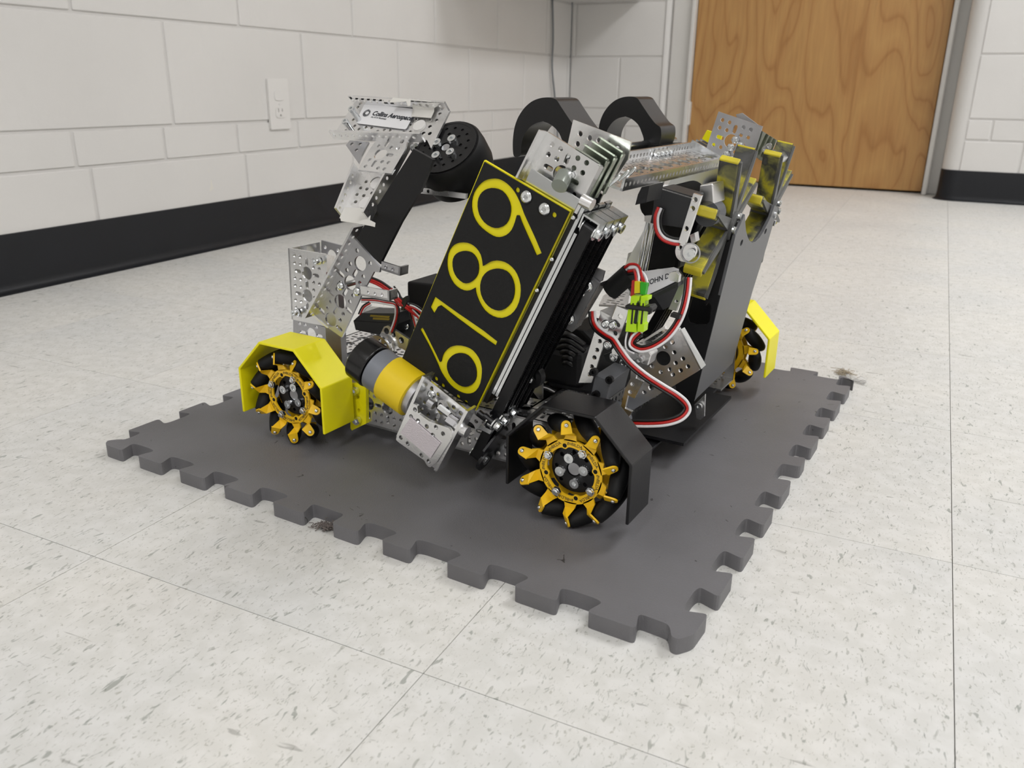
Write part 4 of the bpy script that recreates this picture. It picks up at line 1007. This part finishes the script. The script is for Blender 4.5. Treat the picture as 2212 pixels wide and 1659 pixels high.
# rubber wheel beside the tee
rc = hit(963, 319, tn, tp-tn*.006); rwh = empty('rubber_wheel', RB)
obj('tyre', lathe(rc, -tn, [(.0, .0315), (0, .0335), (.003, .0355), (.012, .0365), (.028, .0365), (.038, .034), (.040, .030)], 48), 'rubber', rwh, auto=True)
pat_ = []
for k in range(8): pat_.append(circ2((16*mm*cos(2*pi*k/8+.2), 16*mm*sin(2*pi*k/8+.2)), 1.9*mm, 8))
for k in range(16): pat_.append(circ2((23.5*mm*cos(2*pi*k/16), 23.5*mm*sin(2*pi*k/16)), 1.6*mm, 8))
obj('rim', slab([[rc+tn*.0012+tx*x+ty*y for x, y in c] for c in [circ2((0, 0), 30*mm, 48), circ2((0, 0), 5.5*mm, 18)]+pat_], -tn*.003), 'satin', rwh)
obj('rim_lip', ringslab(rc+tn*.0015, -tn, .0318, .0292, .004, 48), 'satin', rwh)
obj('axle_end', cyl(rc-tn*.004, rc+tn*.0006, .0042, 16), 'alu_dark', rwh)
for x, y in ((947, 313), (979, 305), (976, 334), (945, 341)): screw('cap_big', hit(x, y, tn, rc+tn*.001), tn, rwh)
obj('wheel_core', lathe(rc-tn*.006, -tn, [(0, .026), (.03, .026)], 24), 'hole', rwh)

# ---- left interior: servo, mounting plate, horn, slotted bar, black pod, wires
sv = empty('servo', RB)
o_ = prism('servo_body', [(763, 693), (781, 676), (856, 677), (858, 700), (845, 728), (820, 724), (768, 713)], .085, .026, 'servoblack', sv, bevel=.0008)
obj('servo_seam', slab([[at(*p, .0848) for p in ((764, 692), (857, 698), (857, 699.5), (764, 693.5))]], (0, .0003, 0)), 'hole', sv)
for k in range(2): obj('label_print', slab([[at(*p, .0847) for p in ((800+6*k, 680+6*k), (842, 683+5*k), (840, 687+5*k), (799+6*k, 684+6*k))]], (0, .0003, 0)), 'goldink', sv)
prism('servo_plate', [(781, 660), (860, 668), (858, 690), (852, 760), (846, 745), (848, 690), (782, 682)], .112, .003, 'alu', RB)
prism('servo_mount', [(852, 690), (885, 690), (892, 760), (850, 745)], .108, .004, 'servoblack', RB)
screws('button', [(864, 690), (864, 710), (876, 688), (877, 705)], .107, RB)
obj('horn_plate', perf(at(816, 760, .075), (1, 0, 0), (0, 0, 1), circ2((0, 0), .0172, 36), [('h', (.0035, .0125), .002), ('h', (.0105, .0095), .002), ('h', (.013, .002), .002), ('B', (0, 0), .004)], .003, (0, 1, 0)), 'alu', RB)
pslab('slotted_bar', [(829, 706), (838, 703), (883, 733), (877, 758), (819, 727)], Yn, (0, .082, 0), .003, 'alu', RB, holes=[(835, 715, .0034), (850, 723, .0028), (867, 735, .0034)])
prism('sensor_pod', [(879, 608), (938, 614), (940, 692), (880, 672)], .115, .05, 'rubber', RB, bevel=.002)
prism('cable_tie', [(869, 645), (876, 640), (877, 652), (872, 671), (866, 670)], .078, .006, 'wblack', RB)
def wires(name, pts, cols, r=.00085, gap=.0018, gdir=(0, 0, 1), sub=5):
    """pts: (px, py, Y); parallel strands, one part each"""
    t = empty(name, RB)
    base_ = [at(x, y, Y) for x, y, Y in pts]; k = len(cols)
    for i, c in enumerate(cols):
        Q = []
        for j, p in enumerate(base_):
            d = (base_[min(j+1, len(base_)-1)]-base_[max(j-1, 0)]).normalized(); vw = (p-toR(CAM-OR)).normalized(); s = d.cross(vw).normalized()
            Q.append(p+s*gap*(i-(k-1)/2))
        obj({'wwhite': 'white_strand', 'red': 'red_strand', 'wblack': 'black_strand'}[c], tube(Q, r, 8, sub), c, t, smooth=True)
    return t
wires('servo_cable', [(790, 600, .10), (820, 612, .10), (845, 630, .09), (872, 655, .08), (905, 680, .09)], ['red', 'red', 'wblack'], .0013, .0022)
wires('servo_cable', [(843, 626, .088), (852, 640, .086), (864, 656, .084), (873, 657, .082), (895, 662, .084), (915, 676, .09)], ['red', 'wwhite', 'wblack'])
wires('servo_cable', [(848, 621, .086), (858, 634, .084), (869, 655, .082), (890, 668, .084), (912, 690, .09)], ['red', 'wwhite', 'wblack'])
wires('servo_cable', [(781, 648, .09), (810, 649, .088), (832, 653, .086), (852, 657, .084), (858, 668, .083), (856, 690, .082), (846, 718, .08)], ['wwhite', 'red', 'wblack'])
wires('servo_cable', [(778, 680, .085), (786, 664, .086), (800, 655, .088)], ['wwhite', 'red', 'wblack'])
wires('servo_cable', [(886, 667, .09), (893, 690, .09), (899, 712, .09)], ['wblack', 'red', 'wwhite'])
# ---- right interior
f3 = lambda l: [(1130+x*.1808, 680+y*.1808) for x, y in l]
f9 = lambda l: [(1180+x*.1627, 560+y*.1627) for x, y in l]
pslab('long_upright', f9([(720, 715), (865, 800), (600, 1640), (430, 1640)]), Yn, (0, .075, 0), .0022, 'alu', RB, holes=[(1180+.1627*x, 560+.1627*y, .0021) for x, y in ((785, 865), (710, 1090), (675, 1205), (640, 1305), (605, 1425), (575, 1530))])
pslab('upright_flange', f9([(935, 620), (1085, 680), (1055, 800), (950, 1060), (815, 985)]), Yn, (0, .070, 0), .0022, 'alu', RB, holes=[(1180+.1627*x, 560+.1627*y, .0024) for x, y in ((985, 760), (948, 875), (912, 985))])
obj('upright_cap', slab([[at(1296, 676, .075), at(1332, 661, .10), at(1321, 689, .075)]], (0, 0, .002)), 'alu', RB)
screws('button', f9([(880, 875), (812, 1135), (785, 860)]), .068, RB)
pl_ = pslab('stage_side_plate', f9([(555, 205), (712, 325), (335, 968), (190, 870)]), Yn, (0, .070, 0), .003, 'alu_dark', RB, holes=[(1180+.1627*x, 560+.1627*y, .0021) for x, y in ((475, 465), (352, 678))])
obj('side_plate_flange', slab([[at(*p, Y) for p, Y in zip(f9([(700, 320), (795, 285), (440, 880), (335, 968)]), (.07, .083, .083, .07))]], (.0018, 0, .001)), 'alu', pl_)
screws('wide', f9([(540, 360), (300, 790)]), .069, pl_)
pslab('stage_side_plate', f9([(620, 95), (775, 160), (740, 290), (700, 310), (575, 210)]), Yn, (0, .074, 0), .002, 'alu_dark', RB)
# perforated deck and battery with sticker
dk = [atz(x, y, .135) for x, y in f9([(760, 480), (960, 350), (1110, 400), (1090, 560), (1070, 640), (900, 610), (700, 600)])]
do = dk[0]; dpoly = [((p-do).x, (p-do).y) for p in dk]
dh = []
for i in range(-4, 14):
    for j in range(-4, 14): dh.append(('h' if (i+j) % 3 else 's', (i*.008, j*.008), .0021))
obj('deck_plate', perf(do, (1, 0, 0), (0, 1, 0), dpoly, [h for h in dh], .002, (0, 0, -1)), 'alu', RB)
bt = empty('battery', RB)
bn = Vector((-.25, -.62, .74)).normalized(); bp0 = at(1430, 606, .14)
f10 = lambda l: [(1340+x*.1808, 480+y*.1808) for x, y in l]
obj('battery_case', slab([[hit(*p, bn, bp0) for p in f10([(20, 690), (250, 590), (640, 535), (710, 560), (700, 720), (400, 880), (150, 870)])]], -bn*.02), 'servoblack', bt)
st_ = obj('white_sticker', slab([[hit(*p, bn, bp0+bn*.0004) for p in f10([(20, 695), (250, 592), (640, 540), (700, 562), (698, 690), (500, 790), (330, 868), (150, 760)])]], bn*.0003), 'paper', bt)
a0, a1 = hit(*f10([(335, 742)])[0], bn, bp0), hit(*f10([(675, 628)])[0], bn, bp0)
bd2 = (a1-a0).normalized(); vv2 = bn.cross(bd2)
text('sticker_lettering', 'JOHN DEE', .0135, frame(a0+bn*.0009+vv2*.001, bd2, vv2), 'ink', bt, .00005, .0002, 0, 'LEFT', fit=(a1-a0).length*.98, ysc=1.6)
q = hit(*f10([(90, 730)])[0], bn, bp0)+bn*.0009
obj('sticker_emblem', slab([[q+bd2*x+vv2*y for x, y in roundpoly([(-.009, -.006), (.009, -.006), (.009, .004), (.006, .007), (-.006, .007), (-.009, .004)], .002)]], bn*.0002), mat('dark_emblem', srgb(60, 46, 20), .5), bt)
obj('emblem_mark', tube([q+bn*.0006+bd2*x+vv2*y for x, y in ((-.006, .002), (-.002, .0035), (.001, .001), (.006, -.001), (.003, -.003))], .0005, 6), 'wyellow', bt)
prism('battery_edge', f10([(360, 880), (690, 720), (690, 770), (420, 900)]), .10, .01, 'servoblack', bt)
# taped bundle, wraps, lime connectors
obj('tape_bundle', cyl(at(1318, 628, .085), at(1361, 590, .085), .0085, 18), 'rubber', RB, auto=True)
wires('servo_cable', [(1352, 584, .083), (1362, 577, .082), (1373, 578, .08), (1379, 592, .07), (1381, 612, .065)], ['red', 'wwhite', 'red'], .0011, .0024)
wires('servo_cable', [(1357, 586, .08), (1372, 586, .078), (1386, 596, .07), (1393, 614, .065)], ['wblack', 'red', 'wwhite'], .0011, .0024)
lcn = empty('cable_connector', RB)
prism('yellow_wrap', [(1371, 608), (1382, 609), (1382, 633), (1370, 634)], .062, .005, 'wyellow', lcn)
prism('green_wrap', [(1383, 610), (1397, 612), (1393, 637), (1383, 636)], .062, .005, 'wgreen', lcn)
prism('red_strand', [(1365, 606), (1371, 606), (1369, 638), (1362, 640)], .064, .003, 'red', lcn)
for s_, nm in (([(1363, 640), (1382, 640), (1380, 650), (1377, 650), (1375, 660), (1371, 700), (1374, 700), (1375, 718), (1351, 716), (1353, 700), (1356, 672), (1362, 655)], 'lime_shell'), ([(1384, 640), (1400, 641), (1399, 650), (1393, 650), (1389, 700), (1392, 701), (1390, 718), (1376, 717), (1379, 680), (1383, 655)], 'lime_shell')):
    prism(nm, s_, .058, .009, 'lime', lcn, bevel=.0005)
for s_ in ([(1366, 655), (1369, 655), (1366, 700), (1362, 700)], [(1375, 654), (1378, 654), (1373, 700), (1368, 698)], [(1388, 655), (1391, 655), (1387, 700), (1383, 700)]): prism('latch_slot', s_, .0577, .002, 'wblack', lcn)
prism('cable_tie', [(1349, 661), (1354, 658), (1395, 663), (1404, 661), (1409, 668), (1405, 676), (1396, 673), (1352, 668)], .056, .012, 'wblack', lcn, bevel=.0008)
# loops below the connectors and up to the bar
wires('servo_cable', [(1360, 718, .062), (1356, 738, .06), (1358, 752, .058), (1372, 759, .056)], ['wwhite', 'wblack', 'red'])
wires('servo_cable', [(1383, 718, .062), (1368, 733, .06), (1366, 745, .058), (1384, 754, .056), (1410, 748, .058), (1440, 728, .062), (1462, 700, .068), (1476, 668, .074), (1484, 632, .082), (1487, 600, .09)], ['wwhite', 'red', 'wblack'], .0011, .0021)
prism('cable_tie', [(1450, 676), (1469, 682), (1467, 690), (1447, 684)], .066, .006, 'wblack', RB)
wires('long_servo_cable', [(1279, 672, .07), (1281, 694, .068), (1290, 710, .064), (1308, 724, .060), (1324, 734, .056), (1338, 755, .052), (1360, 784, .050), (1393, 812, .050), (1430, 836, .052), (1461, 855, .055), (1480, 872, .058), (1484, 886, .058), (1470, 902, .054), (1440, 912, .050), (1400, 915, .048), (1352, 914, .046)], ['wblack', 'red', 'wwhite'], .0012, .0023, sub=6)
# angled plate with the big hole
AN = f3([(1785, 145), (1870, 185), (2115, 660), (1305, 1142), (1235, 1090), (1290, 860), (1330, 600), (1560, 300)])
ap = pslab('angled_plate', AN, Yn, (0, .115, 0), .0025, 'alu', RB, rnd=.002, holes=[(1433, 774, .0066)]+[(1280+x*.1085, 680+y*.1085, .0021) for x, y in ((1498, 400), (1590, 550), (1450, 640), (1625, 750), (1800, 875), (1655, 960), (1900, 1030), (1755, 1110), (1360, 1140), (1185, 1025), (1250, 660), (1570, 1130), (1600, 1190), (1540, 1090), (1030, 1545))]+[(1130+x*.1808, 680+y*.1808, .003) for x, y in ((1500, 830), (1530, 870))])
obj('plate_edge_flange', slab([[at(*p, Y) for p, Y in zip(f3([(1870, 185), (2115, 660), (2170, 610), (1915, 160)]), (.115, .115, .124, .124))]], (.001, 0, .001)), 'steel', ap)
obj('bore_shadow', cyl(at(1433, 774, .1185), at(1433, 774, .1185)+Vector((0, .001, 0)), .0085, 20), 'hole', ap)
obj('bore_tube', ringslab(at(1433, 774, .1155), (0, 1, 0), .0078, .0066, .003, 28), 'steel', ap)
screws('nut', f3([(2080, 560), (1850, 190)]), .121, ap)
prism('corner_block', f3([(1370, 450), (1500, 435), (1530, 480), (1490, 610), (1350, 560)]), .078, .016, 'alu', RB, bevel=.0008)
screw('cap', at(*f3([(1397, 535)])[0], .0778), Yn, RB)
prism('flat_link', f3([(1060, 420), (1100, 375), (1370, 460), (1360, 545), (1060, 470)]), .085, .006, 'alu', RB)
prism('slim_standoff', f3([(1400, 325), (1660, 150), (1690, 140), (1700, 165), (1430, 330)]), .10, .004, 'white', RB)
ms = empty('mounting_servo', RB)
prism('servo_body', f3([(862, 712), (1052, 790), (988, 1030), (800, 985)]), .046, .040, 'servo', ms, bevel=.0008)
screws('cap', [(1285, 802), (1319, 819), (1289, 851)], .0458, ms)
for o_ in list(ms.children)[-3:]: o_['label'] = 'black countersunk screw'
M['darkscrew'] = mat('dark_screw', srgb(24, 24, 26), .4, .5)
for o_ in [c for c in ms.children if c.name.startswith('socket_screw')]:
    dm = o_.data.copy(); dm.materials.clear(); dm.materials.append(M['darkscrew']); o_.data = dm
prism('servo_ears', f3([(960, 480), (1060, 440), (1250, 600), (1290, 640), (1240, 640), (1000, 560)]), .092, .003, 'servoblack', ms)
screws('button', f3([(1080, 507), (1200, 572)]), .091, ms)
pslab('stepped_bracket', f3([(1290, 640), (1365, 640), (1345, 760), (1440, 800), (1400, 870), (1330, 1000), (1250, 960), (1215, 1120), (1300, 1160), (1240, 1260), (1160, 1130), (1215, 900), (1280, 760)]), Yn, (0, .062, 0), .0035, 'alu', RB, holes=[(1366, 830, .0019), (1361, 847, .0019)])
obj('upright_edge', slab([[at(*p, .09) for p in ((1170, 770), (1171, 865), (1169, 868), (1152, 848), (1153, 810))]], (0, .003, 0)), 'alu', RB)
screw('nut', at(1146, 818, .05), Yn, RB)
obj('idler_disc', cyl(at(1147, 815, .052), at(1147, 815, .052)+Vector((0, .008, 0)), .0105, 22), 'satin', RB, auto=True)
lb = obj('module_label', slab([[at(*p, .128) for p in ((1179, 787), (1208, 803), (1178, 828), (1171, 826), (1172, 800))]], (0, .0006, 0)), 'paper', RB); lb['label'] = 'white printed label'
text('label_lettering', 'PANS', .0085, frame(at(1190, 806, .1275), (.75, 0, -.66), (.66, 0, .75)), 'ink', lb, .00005)
text('label_lettering', 'B', .0085, frame(at(1182, 796, .1275), (.75, 0, -.66), (.66, 0, .75)), 'ink', lb, .00005)
prism('cable_bag', [(1190, 720), (1230, 706), (1262, 716), (1280, 735), (1250, 850), (1200, 860), (1175, 800)], .15, .05, 'rubber', RB, bevel=.006)
for k in range(6):
    a_ = k*.9
    obj('black_strand', tube([at(1185+6*k, 730+14*k, .13), at(1225, 722+12*k, .12), at(1262, 745+13*k, .13)], .0028, 8, 5), 'wblack', RB, smooth=True)
wires('servo_cable', [(1160, 836, .12), (1180, 838, .12), (1200, 848, .12)], ['wblack', 'wwhite', 'wblack'])
# ---- upper right servo with bracket bars
us = empty('wrist_servo', RB)
prism('servo_body', [(1413, 414), (1428, 404), (1497, 424), (1492, 442), (1474, 493), (1404, 482), (1411, 448)], .115, .028, 'servoblack', us, bevel=.0008)
obj('servo_lid', slab([[at(1425, 408, .115), at(1497, 430, .115), at(1500, 418, .143), at(1436, 400, .143)]], (0, 0, .001)), 'white', us)
wires('servo_cable', [(1428, 450, .112), (1421, 470, .108), (1423, 495, .106), (1434, 512, .106), (1452, 520, .108), (1468, 522, .11)], ['red', 'wwhite', 'wblack'], .0013, .0024)
f11 = lambda l: [(1400+x*.1085, 380+y*.1085) for x, y in l]
pslab('hinge_bar', f11([(905, 345), (1060, 395), (735, 1370), (600, 1325)]), Yn, (0, .108, 0), .004, 'alu', RB, holes=[(x, y, .0022) for x, y in f11([(935, 475), (885, 650), (757, 1050), (680, 1245)])])
pslab('pivot_plate', f11([(600, 1325), (735, 1375), (850, 1340), (930, 1400), (960, 1500), (900, 1640), (780, 1720), (640, 1700), (560, 1620), (535, 1500), (560, 1400)]), Yn, (0, .110, 0), .004, 'alu', RB, holes=[(x, y, .0022) for x, y in f11([(640, 1435), (640, 1630)])], rnd=.002)
screws('cap_big', [(1493, 548)], .108, RB); obj('pivot_ring', ringslab(at(1491, 547, .1085), (0, 1, 0), .0085, .0075, .001, 26), 'alu_dark', RB)
pslab('hinge_bar', [(1474, 600), (1487, 602), (1460, 672), (1444, 668), (1462, 628)], Yn, (0, .112, 0), .004, 'alu_dark', RB, holes=[(1472, 628, .0018), (1467, 639, .0018), (1461, 652, .0018)])
prism('hub_block', f10([(600, 600), (660, 590), (700, 640), (690, 720), (600, 700), (560, 650)]), .118, .006, 'alu', RB)
prism('motor_block', [(1512, 400), (1540, 396), (1543, 440), (1520, 448), (1508, 435)], .15, .03, 'alu', RB, bevel=.001)
obj('pulley', cyl(at(1526, 462, .15), at(1526, 462, .15)+Vector((0, .02, 0)), .011, 28), 'servo', RB, auto=True)
prism('horn_block', [(1490, 508), (1500, 503), (1503, 522), (1494, 528)], .13, .01, 'alu', RB)
prism('corner_clip', [(1392, 466), (1412, 465), (1415, 487), (1392, 478)], .16, .004, 'alu', RB)
for f_, px_ in (('upper', (1380, 905)),): pass
# hidden stand-offs that carry the arm, the tee and the slides
q = at(735, 618, .026); obj('arm_axle', cyl(q, (q.x, .056, q.z), .003, 14), 'steel', RB)
q = at(714, 640, .054); obj('arm_post', box(q.x-.006, q.x+.014, .050, .058, .066, q.z+.006), 'alu_dark', RB)
obj('slide_mount', box(.150, .200, .060, .064, .040, .125), 'alu_dark', RB)
obj('battery_tray', box(.225, .290, .12, .20, .0668, .0700), 'black', RB)
